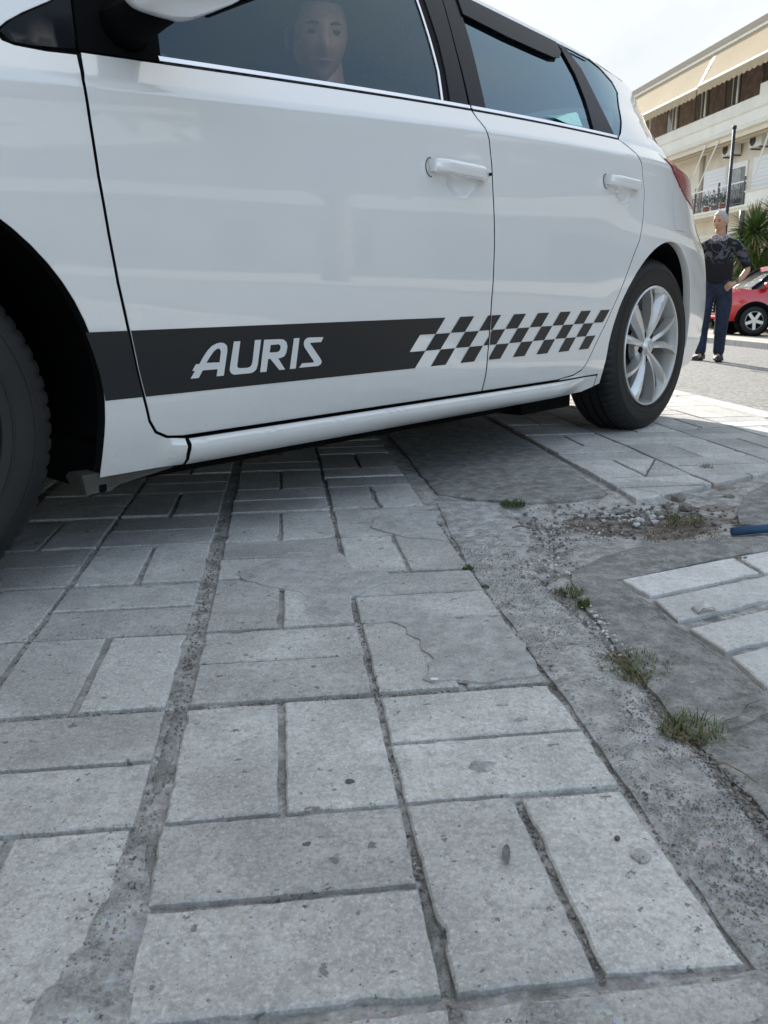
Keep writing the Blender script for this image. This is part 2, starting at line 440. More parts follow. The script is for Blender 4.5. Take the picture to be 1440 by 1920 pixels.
M['terracotta'] = plain('terracotta', (.35, .12, .06), .8)

# fabric lets light through
for k in ('fabric',):
    mt = M[k]; nn_, ll_ = mt.node_tree.nodes, mt.node_tree.links
    b_ = nn_['Principled BSDF']; tl = nn_.new('ShaderNodeBsdfTranslucent'); tl.inputs['Color'].default_value = (.90, .76, .50, 1)
    mx = nn_.new('ShaderNodeMixShader'); mx.inputs['Fac'].default_value = .07
    ll_.new(b_.outputs[0], mx.inputs[1]); ll_.new(tl.outputs[0], mx.inputs[2]); ll_.new(mx.outputs[0], nn_['Material Output'].inputs['Surface'])

# ================================================================ GROUND
GRZ = R(6.8)            # street direction against the camera heading
def gobj(o):
    o.rotation_euler = (0, 0, GRZ); return o
def zt(u):
    tab = [(-1e4, 0), (2.08, 0), (2.0801, -.13), (5.2, -.32), (7.9, -.42), (1e4, -.42)]
    for (a, b), (c, d) in zip(tab, tab[1:]):
        if u <= c: return b + (d - b) * (u - a) / (c - a)
def nz3(x, y, s, seed=0): return noise.noise(Vector((x * s, y * s, seed)))

# far ground to the horizon
bm = bmesh.new()
us = [-900, -40, -8, -3, 2.0, 2.5, 5.2, 7.9, 12, 30, 900]
zs = [-.05, -.05, -.05, -.05, -.05, -.19, -.36, -.47, -.56, -.66, -.9]
vs_ = [-900, -20, 0, 12, 40, 900]
grid = [[bm.verts.new((u, v, z)) for u, z in zip(us, zs)] for v in vs_]
for r0, r1 in zip(grid, grid[1:]):
    for i in range(len(us) - 1): bm.faces.new((r0[i], r0[i + 1], r1[i + 1], r1[i]))
gobj(tag(obj('ground', bm, M['far_pave']), kind='structure'))

# road
bm = bmesh.new()
rows = []
vv = [-60, -20, -6, 0] + [i * .8 for i in range(1, 16)] + [16, 25, 45, 120]
for v in vv:
    rows.append([bm.verts.new((u, v, zt(u))) for u in (2.09, 2.9, 3.8, 5.2, 6.5, 7.9)])
for r0, r1 in zip(rows, rows[1:]):
    for i in range(5): bm.faces.new((r0[i], r0[i + 1], r1[i + 1], r1[i]))
gobj(tag(obj('road', bm, M['asphalt'], smooth=True), kind='structure'))
# far pavement and its kerb
bm = bmesh.new()
far = [(8.02, -.325), (10.8, -.50), (18.9, -.58)]
rows = [[bm.verts.new((u, v, z)) for u, z in far] for v in (-60, 0, 20, 45, 120)]
for r0, r1 in zip(rows, rows[1:]):
    for i in range(2): bm.faces.new((r0[i], r0[i + 1], r1[i + 1], r1[i]))
fp = gobj(tag(obj('far_pavement', bm, M['far_pave']), kind='structure'))
for i in range(34):
    bm = bmesh.new(); v0 = -10 + i * 1.0
    box(bm, 7.9, 8.016, v0, v0 + .99, -.50, -.318)
    obj('kerb_stone', bm, M['kerb'], fp)

# pavement: joint bed that carries the tiles
bm = bmesh.new()
def bedz(u, v):
    z = -.0065 + .0026 * nz3(u, v, 24) + .0018 * nz3(u, v, 90, 3)
    # rubble hollow between the slabs
    d = math.hypot((u - .80) / .42, (v - 1.78) / .20)
    if d < 1: z -= .020 * (1 - d)
    if u > .44 and u < .49 and v < 2: z -= .002
    return z
def bedgrid(u0, u1, v0, v1, s):
    nu = max(1, round((u1 - u0) / s)); nv = max(1, round((v1 - v0) / s))
    g = [[bm.verts.new((u0 + (u1 - u0) * i / nu, v0 + (v1 - v0) * j / nv, bedz(u0 + (u1 - u0) * i / nu, v0 + (v1 - v0) * j / nv))) for i in range(nu + 1)] for j in range(nv + 1)]
    for a, b in zip(g, g[1:]):
        for i in range(nu): bm.faces.new((a[i], a[i + 1], b[i + 1], b[i]))
bedgrid(-.7, 1.6, .3, 2.4, .011)
bedgrid(-3.2, -.7, .3, 6.0, .25); bedgrid(1.6, 2.0, .3, 6.0, .1); bedgrid(-.7, 1.6, 2.4, 6.0, .1)
bedgrid(-12, 2.0, -8, .3, .5); bedgrid(-12, -3.2, .3, 6.0, .5); bedgrid(-12, 2.0, 6.0, 30, 1.0)
pavement = gobj(tag(obj('pavement', bm, M['bed'], smooth=True), kind='structure'))
# kerb of the near pavement
for i in range(22):
    bm = bmesh.new(); v0 = -4 + i * .8 + random.uniform(-.003, .003)
    box(bm, 1.965, 2.08, v0, v0 + .792, -.20, .002)
    bmesh.ops.bevel(bm, geom=[e for e in bm.edges], offset=.008, segments=1, affect='EDGES')
    obj('kerb_stone', bm, M['kerb'], pavement)

# ---- tiles
def rough_outline(poly, step, amp, chips=True, seed=0):
    p = dens(poly, step); o = []
    for i, (x, y) in enumerate(p):
        k = amp * nz3(x, y, 60, seed + .5) * 1.4 + amp * .7 * nz3(x, y, 170, seed)
        if chips:
            c = nz3(x, y, 17, seed + 9)
            if c > .34: k += (c - .34) * .020
        o.append((x, y, abs(k) if k > 0 else k * .3))
    q = [(a, b) for a, b, c in o]
    n = len(q); out_ = []
    if area(q) < 0: q = q[::-1]; o = o[::-1]
    for i in range(n):
        a, b = q[i - 1], q[(i + 1) % n]
        t = Vector((b[0] - a[0], b[1] - a[1]))
        if t.length < 1e-9: out_.append(q[i]); continue
        t.normalize(); out_.append((q[i][0] - t.y * o[i][2], q[i][1] + t.x * o[i][2]))
    return out_
def tile_bm(bm, poly, ztop, zbot, fine=True, tilt=(0, 0), seed=0, bev=.0022):
    cx = sum(p[0] for p in poly) / len(poly); cy = sum(p[1] for p in poly) / len(poly)
    if area(poly) < 0: poly = poly[::-1]
    if fine: poly = rough_outline(poly, .011, .0016, seed=seed)
    def zz(x, y): return ztop + (x - cx) * tilt[0] + (y - cy) * tilt[1]
    top = inset(poly, bev)
    a = [bm.verts.new((x, y, zz(x, y))) for x, y in top]
    b = [bm.verts.new((x, y, zz(x, y) - bev * .9)) for x, y in poly]
    c = [bm.verts.new((x, y, zbot)) for x, y in poly]
    bm.faces.new(a); n = len(poly)
    for i in range(n):
        j = (i + 1) % n
        bm.faces.new((b[i], b[j], a[j], a[i])); bm.faces.new((c[i], c[j], b[j], b[i]))
def add_tile(poly, dist, mat='tile', dz=0, name='tile', tilt=None):
    bm = bmesh.new(); s = random.random() * 50
    t = tilt or (random.uniform(-.006, .006), random.uniform(-.006, .006))
    tile_bm(bm, poly, random.uniform(-.0012, .0014) + dz, -.022, fine=dist < 2.3, tilt=t if dist < 3 else (0, 0), seed=s)
    return obj(name, bm, M[mat], pavement)
P_ = .2463
def colu(k):
    return {1: -.151, 2: .105, 3: .341, 0: -.400}.get(k, -.151 + .2475 * (k - 1))
def rowv(j): return .989 + .2465 * j if j <= 1 else 1.2355 + .2452 * (j - 1)
rest = bmesh.new(); ntile = 0
for k in range(-40, 3):
    for j in range(-30, 24):
        u0, u1, v0, v1 = colu(k), colu(k + 1), rowv(j), rowv(j + 1)
        wl_, wr_ = (.0145 if k % 2 else .0046), (.0145 if (k + 1) % 2 else .0046)
        wb_, wt_ = (.0075 if j % 2 == 0 else .0040), (.0075 if (j + 1) % 2 == 0 else .0040)
        if k == 1: wl_ = .016
        if k == 2: wr_ = .004
        u0 += wl_; u1 -= wr_; v0 += wb_; v1 -= wt_
        vertical = (k + j) % 2 == 0
        g = .0042
        if vertical:
            um = (u0 + u1) / 2; ps = [[(u0, v0), (um - g, v0), (um - g, v1), (u0, v1)], [(um + g, v0), (u1, v0), (u1, v1), (um + g, v1)]]
        else:
            vm = (v0 + v1) / 2; ps = [[(u0, v0), (u1, v0), (u1, vm - g), (u0, vm - g)], [(u0, vm + g), (u1, vm + g), (u1, v1), (u0, v1)]]
        for p in ps:
            j_ = [(x + random.uniform(-.002, .002), y + random.uniform(-.002, .002)) for x, y in p]
            if -6 <= k and -3 <= j <= 10 and u0 > -.65 - .36 * v0:
                add_tile(j_, v0); ntile += 1
            elif k > -16 and j > -12 and not (j > 21):
                tile_bm(rest, j_, 0, -.02, fine=False)
tag(obj('tile', rest, M['tile'], pavement), kind='stuff')

# tiled panel beyond the wheel (slightly raised, cracked)
def front_clip(p): 
    nx, ny = -.46, .888
    return clip(p, .885, 1.93, nx, ny)
cols = [.866, 1.138, 1.455]; rws = [1.69 + .2452 * i for i in range(0, 14)]
for ci in range(2):
    for ri in range(13):
        u0, u1, v0, v1 = cols[ci] + .004, cols[ci + 1] - .004, rws[ri] + .004, rws[ri + 1] - .004
        if (ci + ri) % 2 == 0:
            um = (u0 + u1) / 2; ps = [[(u0, v0), (um - .004, v0), (um - .004, v1), (u0, v1)], [(um + .004, v0), (u1, v0), (u1, v1), (um + .004, v1)]]
        else:
            vm = (v0 + v1) / 2; ps = [[(u0, v0), (u1, v0), (u1, vm - .004), (u0, vm - .004)], [(u0, vm + .004), (u1, vm + .004), (u1, v1), (u0, v1)]]
        for p in ps:
            p = front_clip(p)
            if len(p) < 3 or abs(area(p)) < .0006: continue
            if ri in (1, 2) and ci == 0:      # broken across
                cx = sum(q[0] for q in p) / len(p); cy = sum(q[1] for q in p) / len(p)
                a = random.uniform(.3, 2.8); nx, ny = math.cos(a), math.sin(a)
                for s in (1, -1):
                    q = clip(p, cx + nx * .003 * s, cy + ny * .003 * s, nx * s, ny * s)
                    if len(q) >= 3 and abs(area(q)) > .0005: add_tile(q, 2.0, dz=.006)
            else: add_tile(p, 2.2 if ri < 5 else 4, dz=.006)
# sunlit strip of tiles along the kerb
for ci, (u0, u1) in enumerate([(1.478, 1.712), (1.722, 1.955)]):
    for ri in range(20):
        v0 = 1.05 + .2452 * ri; v1 = v0 + .237
        if (ci + ri) % 2 == 0:
            um = (u0 + u1) / 2; ps = [[(u0, v0), (um - .003, v0), (um - .003, v1), (u0, v1)], [(um + .003, v0), (u1, v0), (u1, v1), (um + .003, v1)]]
        else:
            vm = (v0 + v1) / 2; ps = [[(u0, v0), (u1, v0), (u1, vm - .003), (u0, vm - .003)], [(u0, vm + .003), (u1, vm + .003), (u1, v1), (u0, v1)]]
        for p in ps: add_tile(p, 4)
# pale tiles lower right, laid askew
def wt(u, v): return (u, v)
rowsW = [((.598, 1.370), (.612, 1.283), 0), ((.610, 1.262), (.607, 1.168), 1), ((.612, 1.138), (.622, 1.048), 0), ((.620, 1.030), (.617, .940), 1)]
sl = .345
for (a, b_, alt) in rowsW:
    xs = [a[0], .868, 1.14, 1.41] if not alt else [a[0], .99, 1.27, 1.50]
    for i in range(3):
        x0 = xs[i] + (.0 if i == 0 else .006); x1 = xs[i + 1] - .006
        p = [(x0 if i else b_[0], b_[1] + sl * ((x0 if i else b_[0]) - b_[0])), (x1, b_[1] + sl * (x1 - b_[0])), (x1, a[1] + sl * (x1 - a[0])), (x0, a[1] + sl * (x0 - a[0]))]
        add_tile(p, 1.2, mat='white_tile', dz=.001)

# ---- concrete strips, slabs, patches: rough outline with real thickness and an uneven top
def slab(poly, ztop, mat, name='concrete_slab', amp=.004, step=.016, thick=.03, rough=.006, seed=1.0, film=False, parent=pavement, dome=0):
    p = dens(poly, step)
    if area(p) < 0: p = p[::-1]
    p = [(x + rough * nz3(x, y, 22, seed), y + rough * nz3(x, y, 22, seed + 7)) for x, y in p]
    xs = [q[0] for q in p]; ys = [q[1] for q in p]; inter = []
    s = step * 1.1; x = min(xs)
    pin = inset(p, step * .5)
    while x < max(xs):
        y = min(ys)
        while y < max(ys):
            xx = x + random.uniform(-.2, .2) * s; yy = y + random.uniform(-.2, .2) * s
            if pip(xx, yy, pin): inter.append((xx, yy))
            y += s
        x += s
    vs2, tri = cdt(p, [], inter); n = len(p)
    bm = bmesh.new(); vt = []
    for i, q in enumerate(vs2):
        z = ztop + amp * (nz3(q.x, q.y, 7, seed) + .5 * nz3(q.x, q.y, 40, seed))
        if i < n: z -= (.0006 if film else .003)
        vt.append(bm.verts.new((q.x, q.y, z)))
    for t in tri:
        f = bm.faces.new([vt[i] for i in t])
        f.normal_update()
        if f.normal.z < 0: f.normal_flip()
    lo = [bm.verts.new((p[i][0], p[i][1], (ztop - thick))) for i in range(n)]
    for i in range(n):
        j = (i + 1) % n
        bm.faces.new((lo[i], lo[j], vt[j], vt[i]))
    o = obj(name, bm, M[mat], parent, smooth=True)
    return shade_auto(o, 50)
slab([(.346, -.2), (.454, -.2), (.452, .60), (.449, .90), (.462, 1.10), (.452, 1.30), (.462, 1.50), (.53, 1.72), (.50, 1.93), (.42, 2.02), (.375, 2.02), (.352, 1.7), (.345, 1.4)], -.001, 'slab', seed=2.2, rough=.005)
slab([(.468, -.2), (.72, -.2), (.72, .60), (.607, .905), (.612, 1.06), (.597, 1.25), (.590, 1.375), (.86, 1.475), (1.08, 1.545), (.98, 1.60), (.78, 1.592), (.62, 1.52), (.52, 1.43), (.49, 1.30), (.475, 1.10), (.463, .9)], .001, 'slab_smooth', seed=5.1, rough=.005)
slab([(.725, -.2), (2.0, -.2), (1.95, 1.2), (1.2, 1.0), (.63, .915), (.725, .70)], -.002, 'slab', seed=8.3, rough=.004)
slab([(1.0, 1.68), (1.22, 1.60), (1.47, 1.45), (1.47, 2.12), (1.34, 2.10), (1.16, 1.94), (1.06, 1.80)], .006, 'slab_smooth', seed=3.7, thick=.04)
slab([(.392, 2.10), (.47, 2.03), (.60, 1.955), (.72, 1.97), (.80, 2.00), (.83, 2.03), (.845, 2.5), (.838, 3.4), (.392, 3.4)], .003, 'slab_smooth', seed=6.6, thick=.03)
slab([(.50, -3), (2.0, -3), (2.0, -.21), (.35, -.21), (.35, -3)], -.002, 'slab', seed=4.4, step=.08)
slab([(.50, 1.70), (.56, 1.62), (.66, 1.585), (.80, 1.60), (.95, 1.615), (1.06, 1.66), (1.12, 1.80), (1.22, 1.98), (1.28, 2.10), (1.10, 2.05), (.95, 1.97), (.86, 1.96), (.74, 1.975), (.62, 1.95), (.54, 1.90), (.50, 1.80)], -.0165, 'soil', name='soil_patch', amp=.007, thick=.02, step=.013, seed=44.0, rough=.015)
for (cu, cv, rr0, zt0, sd0) in ((1.00, 1.985, .055, -.002, 1), (.93, 1.93, .040, -.008, 2), (1.08, 1.96, .050, -.004, 3), (1.05, 1.88, .060, -.010, 4), (.96, 1.86, .035, -.012, 5), (1.17, 2.06, .045, -.003, 6), (.88, 1.885, .030, -.010, 7), (1.12, 1.84, .032, -.011, 8), (.80, 1.90, .035, -.012, 9)):
    pp = [(cu + rr0 * (.75 + .35 * random.random()) * math.cos(a * 1.05 + sd0), cv + rr0 * .62 * (.75 + .35 * random.random()) * math.sin(a * 1.05 + sd0)) for a in range(6)]
    slab(pp, zt0, 'slab_smooth' if sd0 % 2 else 'rock', name='concrete_fragment', amp=.005, thick=.022, step=.012, seed=60 + sd0, rough=.002)
# mortar spilled over the tiles
slab([(.116, 1.232), (.150, 1.228), (.168, 1.205), (.172, 1.175), (.190, 1.150), (.184, 1.118), (.197, 1.085), (.188, 1.05), (.170, 1.02), (.180, 1.008), (.26, 1.004), (.334, 1.006), (.336, 1.10), (.337, 1.205), (.300, 1.236), (.262, 1.222), (.25, 1.25), (.20, 1.262), (.13, 1.258)], .0030, 'mortar', name='mortar_patch', amp=.0012, thick=.006, step=.010, film=True, seed=9.9, rough=.012)
slab([(-.080, 1.462), (-.05, 1.44), (.00, 1.40), (.03, 1.36), (.02, 1.30), (.06, 1.26), (.09, 1.29), (.11, 1.36), (.16, 1.40), (.20, 1.45), (.12, 1.50), (.10, 1.60), (.0, 1.62), (-.06, 1.56), (-.10, 1.52)], .0028, 'mortar', name='mortar_patch', amp=.0012, thick=.006, step=.010, film=True, seed=12.9, rough=.014)
slab([(.19, 1.78), (.25, 1.70), (.33, 1.66), (.345, 1.9), (.25, 1.95), (.2, 1.88)], .0028, 'mortar', name='mortar_patch', amp=.001, thick=.006, step=.012, film=True, seed=15.9, rough=.012)
slab([(-.19, .31), (-.11, .31), (-.118, .46), (-.122, .60), (-.150, .72), (-.172, .70), (-.178, .62), (-.195, .58), (-.205, .54), (-.215, .48)], .0005, 'slab', name='mortar_patch', amp=.002, thick=.012, step=.010, seed=21.9, rough=.010)
slab([(.04, .31), (.55, .31), (.5, .43), (.35, .495), (.22, .492), (.12, .485), (.05, .47)], .0005, 'slab', name='mortar_patch', amp=.002, thick=.012, step=.010, seed=22.9, rough=.008)
# fill in parts of the joints
for (u, v0, v1, s) in [(.106, .50, .62, 1), (.106, .70, .77, 2), (-.151, .80, .97, 3), (.106, 1.30, 1.50, 4)]:
    slab([(u - .008, v0), (u + .007, v0), (u + .008, v1), (u - .007, v1)], -.0035, 'slab_smooth', name='joint_mortar', amp=.001, thick=.012, step=.008, seed=30 + s, rough=.003)
# dark spots on the tiles (thin films)
def spot(u, v, r, s, el=1.0, mat='stain', n=18):
    p = []
    for i in range(n):
        a = 2 * math.pi * i / n; k = 1 + .5 * noise.noise(Vector((math.cos(a) * 1.3, math.sin(a) * 1.3, s)))
        p.append((u + r * k * math.cos(a), v + r * el * k * math.sin(a)))
    slab(p, .0022, mat, name='stain', amp=.0002, thick=.003, step=r * .6, film=True, seed=s, rough=0)
for a in [(.005, .690, .0045, 3.3, .7), (.054, .791, .005, 8.1, .6)]:
    if a[2]: spot(*a)
spot(.199, .798, .015, 1.7, .8, 'slab'); spot(.313, .632, .010, 5.5, .8, 'mortar'); spot(.300, .66, .003, 6.5, .8)
spot(.272, .895, .008, 15.5, .5, 'mortar'); spot(.26, .935, .006, 25.5, .5, 'mortar'); spot(-.30, .93, .012, 35.5, .6, 'mortar')

# thin cracks in the slabs: narrow dark slivers laid over the top
def crack(pts, w, z=.0045, parent=pavement):
    bm = bmesh.new(); pts = dens(pts, .008, closed=False); L = []
    for i, (x, y) in enumerate(pts):
        a = pts[max(0, i - 1)]; b = pts[min(len(pts) - 1, i + 1)]
        t = Vector((b[0] - a[0], b[1] - a[1])).normalized()
        o_ = .004 * nz3(x, y, 45, 2); ww = w * (.5 + .8 * abs(nz3(x, y, 70, 4))) * (min(1, i / 4 + .2)) * (min(1, (len(pts) - 1 - i) / 4 + .2))
        L.append((bm.verts.new((x - t.y * (ww + o_), y + t.x * (ww + o_), z)), bm.verts.new((x + t.y * (ww - o_), y - t.x * (ww - o_), z))))
    for a, b in zip(L, L[1:]): bm.faces.new((a[0], a[1], b[1], b[0]))
    bm.normal_update()
    for f in bm.faces:
        if f.normal.z < 0: f.normal_flip()
    return obj('crack', bm, M['soil'], parent)
crack([(.496, .844), (.53, .858), (.56, .885), (.605, .903)], .0012)
crack([(.494, .828), (.53, .838), (.573, .860), (.62, .868)], .0012)
crack([(.53, 1.34), (.545, 1.26), (.58, 1.23)], .0008)
crack([(.36, 1.10), (.385, 1.13), (.40, 1.17)], .0009)
crack([(.60, 1.245), (.585, 1.16), (.60, 1.08), (.605, 1.0)], .0014)

# pebbles and grit: real little stones, one joined mass
bm = bmesh.new()
def pebble(u, v, r, z=-.008):
    blob(bm, (u, v, z + r * .4), r, sub=1 if r > .003 else 0, jit=.28, sq=(1, random.uniform(.6, 1), random.uniform(.5, .9)))
_ic = bmesh.new(); bmesh.ops.create_icosphere(_ic, subdivisions=1, radius=1); ICO1 = ([v.co.copy() for v in _ic.verts], [[v.index for v in f.verts] for f in _ic.faces]); _ic.free()
def stones(name, lst, mat, parent=None):
    V = []; F = []
    for (u, v, z, r) in lst:
        b0 = len(V); sx, sy, sz = random.uniform(.7, 1.2), random.uniform(.6, 1), random.uniform(.45, .85); a = random.uniform(0, 6.28)
        for c in ICO1[0]:
            k = 1 + random.uniform(-.25, .25); x, y = c.x * r * sx * k, c.y * r * sy * k
            V.append((u + x * math.cos(a) - y * math.sin(a), v + x * math.sin(a) + y * math.cos(a), z + r * .35 + c.z * r * sz * k))
        F += [[i + b0 for i in f] for f in ICO1[1]]
    me = bpy.data.meshes.new(name); me.from_pydata(V, [], F); me.materials.append(M[mat])
    o = link(bpy.data.objects.new(name, me), parent); return o
bm.free()
L = []
def along(u0, v0, u1, v1, w, n, r0, r1, z=-.0055):
    for _ in range(n):
        t = random.random(); 
        L.append((u0 + (u1 - u0) * t + random.gauss(0, w), v0 + (v1 - v0) * t + random.gauss(0, w * .6), z, random.uniform(r0, r1)))
along(-.151, .45, -.151, 2.3, .006, 900, .0009, .0024)
along(.105, .45, .105, 2.3, .003, 420, .0009, .0022)
along(.106, .56, .106, .68, .003, 90, .0018, .0034, -.008)
along(-.65, .990, .34, .990, .0035, 700, .0008, .0020)
along(-.65, 1.48, .34, 1.48, .0035, 260, .0008, .0020)
along(-.40, .99, -.40, 2.2, .003, 260, .0008, .0020)
along(.225, .50, .225, .735, .002, 120, .001, .0022)
along(.343, .45, .343, 1.9, .0022, 330, .0008, .0022)
along(.452, .45, .456, .80, .007, 700, .0010, .0034, -.003)
along(.455, .80, .462, 1.40, .010, 380, .0010, .0036, -.006)
along(.47, 1.4, .55, 1.65, .03, 140, .0012, .0045, -.002)
for _ in range(800):
    a = random.random() * 6.28; q = math.sqrt(random.random())
    L.append((.72 + .40 * q * math.cos(a), 1.80 + .16 * q * math.sin(a), -.020 + random.uniform(0, .012), random.uniform(.0015, .0065)))
for _ in range(5200):
    v_ = random.uniform(.42, 1.0) if random.random() < .7 else random.uniform(1.0, 1.7)
    if nz3(v_, len(L) * .37, 3) < .25: L.append((random.uniform(.352, .452) + (.25 * (.42 - v_) if v_ < .42 else 0), v_, -.0004, random.uniform(.0006, .0016)))
for _ in range(900): L.append((random.uniform(.47, 1.1), random.uniform(.42, 1.0), .0012, random.uniform(.0005, .0013)))
for _ in range(260): L.append((random.gauss(-.165, .013), random.uniform(.45, .75), .0004, random.uniform(.0006, .0017)))
for _ in range(1200): L.append((random.uniform(-.7, .34), random.choice((.989, 1.235, .735, 1.48)) + random.gauss(0, .008), .0004, random.uniform(.0004, .0011)))
gr = gobj(tag(stones('gravel', L, 'pebble'), kind='stuff'))
L = []
for _ in range(55):
    L.append((random.gauss(.82, .06), random.gauss(1.805, .03), -.012, .0015 + .011 * random.random() ** 3))
for _ in range(90): L.append((random.gauss(.62, .07), random.gauss(1.64, .06), -.003, random.uniform(.0008, .0038)))
for _ in range(60): L.append((random.gauss(.478, .012), random.uniform(1.05, 1.25), .001, random.uniform(.001, .004)))
for _ in range(40): L.append((random.gauss(.49, .012), random.uniform(1.40, 1.52), .002, random.uniform(.001, .005)))
for _ in range(130): L.append((random.uniform(-.5, .6), random.uniform(.5, 1.6), .001, random.uniform(.0004, .0011)))
gobj(tag(stones('pale_rubble', L, 'rubble'), kind='stuff'))
L = []
for _ in range(9): L.append((random.gauss(1.02, .07), random.gauss(1.85, .05), -.012, random.uniform(.006, .026)))
gobj(tag(stones('broken_concrete', L, 'rock'), kind='stuff'))

# ---- small growth and litter
def tuft(u, v, n, h, r, label, mats=('grass', 'straw'), share=.6, z=0, flat=.5, w=.0012):
    root = empty('grass_tuft'); gobj(root); root.location = (u * math.cos(GRZ) - v * math.sin(GRZ), u * math.sin(GRZ) + v * math.cos(GRZ), z)
    tag(root, label, 'grass tuft')
    for mi, mname in enumerate(mats):
        bm = bmesh.new()
        for _ in range(int(n * (share if mi == 0 else 1 - share))):
            a = random.random() * 6.28; q = math.sqrt(random.random()) * r
            x, y = q * math.cos(a) * 1.0, q * math.sin(a)
            d = random.random() * 6.28; L_ = h * random.uniform(.4, 1.1); lean = random.uniform(.3, 1.3) * (1 + flat)
            pts = []
            for k in range(5):
                t = k / 4; pts.append(Vector((x + math.cos(d) * L_ * lean * t * t * .7, y + math.sin(d) * L_ * lean * t * t * .7, -.004 + L_ * math.sin(min(1.5, t * 1.5)) * (.9 if mi == 0 else .35))))
            s = Vector((-math.sin(d), math.cos(d), 0)) * w
            prev = None
            for k, p in enumerate(pts):
                ww = s * (1 - k / 4.3)
                e = (bm.verts.new(p - ww), bm.verts.new(p + ww))
                if prev: bm.faces.new((prev[0], prev[1], e[1], e[0]))
                prev = e
        tag(obj('blade', bm, M[mname], root), kind='stuff')
    return root
tuft(.484, 1.325, 170, .017, .026, 'green grass tuft with a bright weed between the two concrete strips', share=.4)
tuft(.486, 1.262, 60, .016, .010, 'tiny bright green weed just below the upper grass tuft', share=.95, w=.003)
tuft(.472, 1.020, 900, .014, .052, 'brown matted dry grass patch in the gap between the concrete strips', share=.28, flat=.9)
tuft(.462, .845, 300, .021, .034, 'green and straw grass tuft beside the forked slab crack', share=.33)
tuft(.490, .828, 120, .018, .024, 'straw coloured dry grass at the end of the forked crack', share=.15, flat=.9)
tuft(.338, 1.484, 110, .008, .012, 'small moss tuft in the joint at the tile edge', mats=('moss', 'moss'), share=.5)
tuft(.344, 1.38, 60, .005, .010, 'thin moss line growing along the tile edge joint', mats=('moss', 'moss'), share=.5)
tuft(.555, 1.955, 260, .016, .032, 'dark green moss clump beside the smooth slab near the wheel', mats=('moss', 'grass'), share=.6)
tuft(1.227, 2.268, 90, .022, .020, 'small green tuft growing out of the raised tiled panel', share=.8)
tuft(.90, 1.745, 260, .022, .045, 'dry yellow grass among the rubble beside the broken panel', share=.25)
tuft(.84, 1.62, 420, .010, .085, 'brown straw litter lying beside the blue pipe', mats=('straw', 'straw'), share=.5, flat=1.5)

def at(u, v, z=0): return (u * math.cos(GRZ) - v * math.sin(GRZ), u * math.sin(GRZ) + v * math.cos(GRZ), z)
bm = bmesh.new(); tube(bm, [(-.10, 0, .004), (0, 0, .009), (.12, .010, .012), (.3, .03, .008), (.6, .05, 0), (1.2, .06, -.01)], .0095, 14)
o = obj('blue_pipe', bm, M['blue_pipe'], smooth=True); o.location = at(1.055, 1.632, -.003); o.rotation_euler = (0, 0, GRZ)
tag(o, 'blue plastic pipe end sticking out beside the straw and broken slab', 'pipe')
# torn white shard on the pale tiles
bm = bmesh.new(); random.seed(11)
n_ = 9
g = []
for i in range(n_):
    row = []
    for j in range(7):
        x = (i / (n_ - 1) - .5) * .040; y = (j / 6 - .5) * .024
        z = .004 + .013 * math.exp(-((x + .004) / .013) ** 2) * (1 - (y / .016) ** 2) + .006 * noise.noise(Vector((x * 110, y * 110, 3)))
        z -= .006 * (abs(x) / .02) ** 3
        if i > 5: y *= 1 - (i - 5) * .2
        row.append(bm.verts.new((x, y, max(.0012, z))))
    g.append(row)
for a, b in zip(g, g[1:]):
    for j in range(6): bm.faces.new((a[j], b[j], b[j + 1], a[j + 1]))
bmesh.ops.solidify(bm, geom=bm.faces[:], thickness=.0012)
o = obj('torn_wrapper', bm, M['paper_white'], smooth=True); o.location = at(.668, 1.196, .002); o.rotation_euler = (0, 0, .1)
tag(o, 'crumpled torn white scrap lying on the pale tiles', 'litter')
# fallen leaf
bm = bmesh.new(); L1 = []; L2 = []; LM = []
for i in range(12):
    t = i / 11; w = .0036 * (math.sin(math.pi * min(1, (1 - t) ** .75)) ** .8) + .0002
    y = -.012 + .027 * t; x = .003 * t * t
    LM.append(bm.verts.new((x, y, .0024 + .0015 * t))); L1.append(bm.verts.new((x - w, y, .0032 + .002 * t))); L2.append(bm.verts.new((x + w, y, .0032 + .002 * t)))
for i in range(11):
    bm.faces.new((L1[i], LM[i], LM[i + 1], L1[i + 1])); bm.faces.new((LM[i], L2[i], L2[i + 1], LM[i + 1]))
o = obj('fallen_leaf', bm, plain('dry_leaf', (.14, .145, .14), .7, noise_amt=.3, noise_scale=200), smooth=True); o.location = at(.186, .643, .0015); o.rotation_euler = (0, 0, GRZ - .12)
tag(o, 'small grey dry leaf lying on the tile right of the open joint', 'leaf')
bm = bmesh.new()
for (dx, s) in ((0, 1), (.012, .7)):
    blob(bm, (dx, 0, .003), .005 * s, sub=2, jit=.2, sq=(1.3, .8, .6))
o = obj('dark_crumb', bm, M['rock']); o.location = at(.862, 1.441, .004); tag(o, 'pair of dark crumbs on the uppermost pale tile', 'debris')
bm = bmesh.new(); tube(bm, [(0, 0, .006), (.02, .003, .009), (.05, -.006, .006)], .0022, 6)
o = obj('twig', bm, M['rock']); o.location = at(.487, 1.712, .003); tag(o, 'short dark twig lying on the gritty concrete by the moss', 'twig')
bm = bmesh.new(); tube(bm, [(0, 0, .003), (.012, -.010, .004), (.022, -.028, .003), (.027, -.046, .002)], .0008, 5)
o = obj('twig', bm, M['straw']); o.location = at(.452, .770, .002); o.rotation_euler = (0, 0, GRZ); tag(o, 'thin curved brown twig on the gravel line at the right', 'twig')
bm = bmesh.new(); box(bm, -.0045, .0045, -.0022, .0022, 0, .0012)
o = obj('paper_scrap', bm, M['paper_white']); o.location = at(.186, 1.010, .0052); tag(o, 'tiny white paper scrap on the spilled mortar', 'litter')
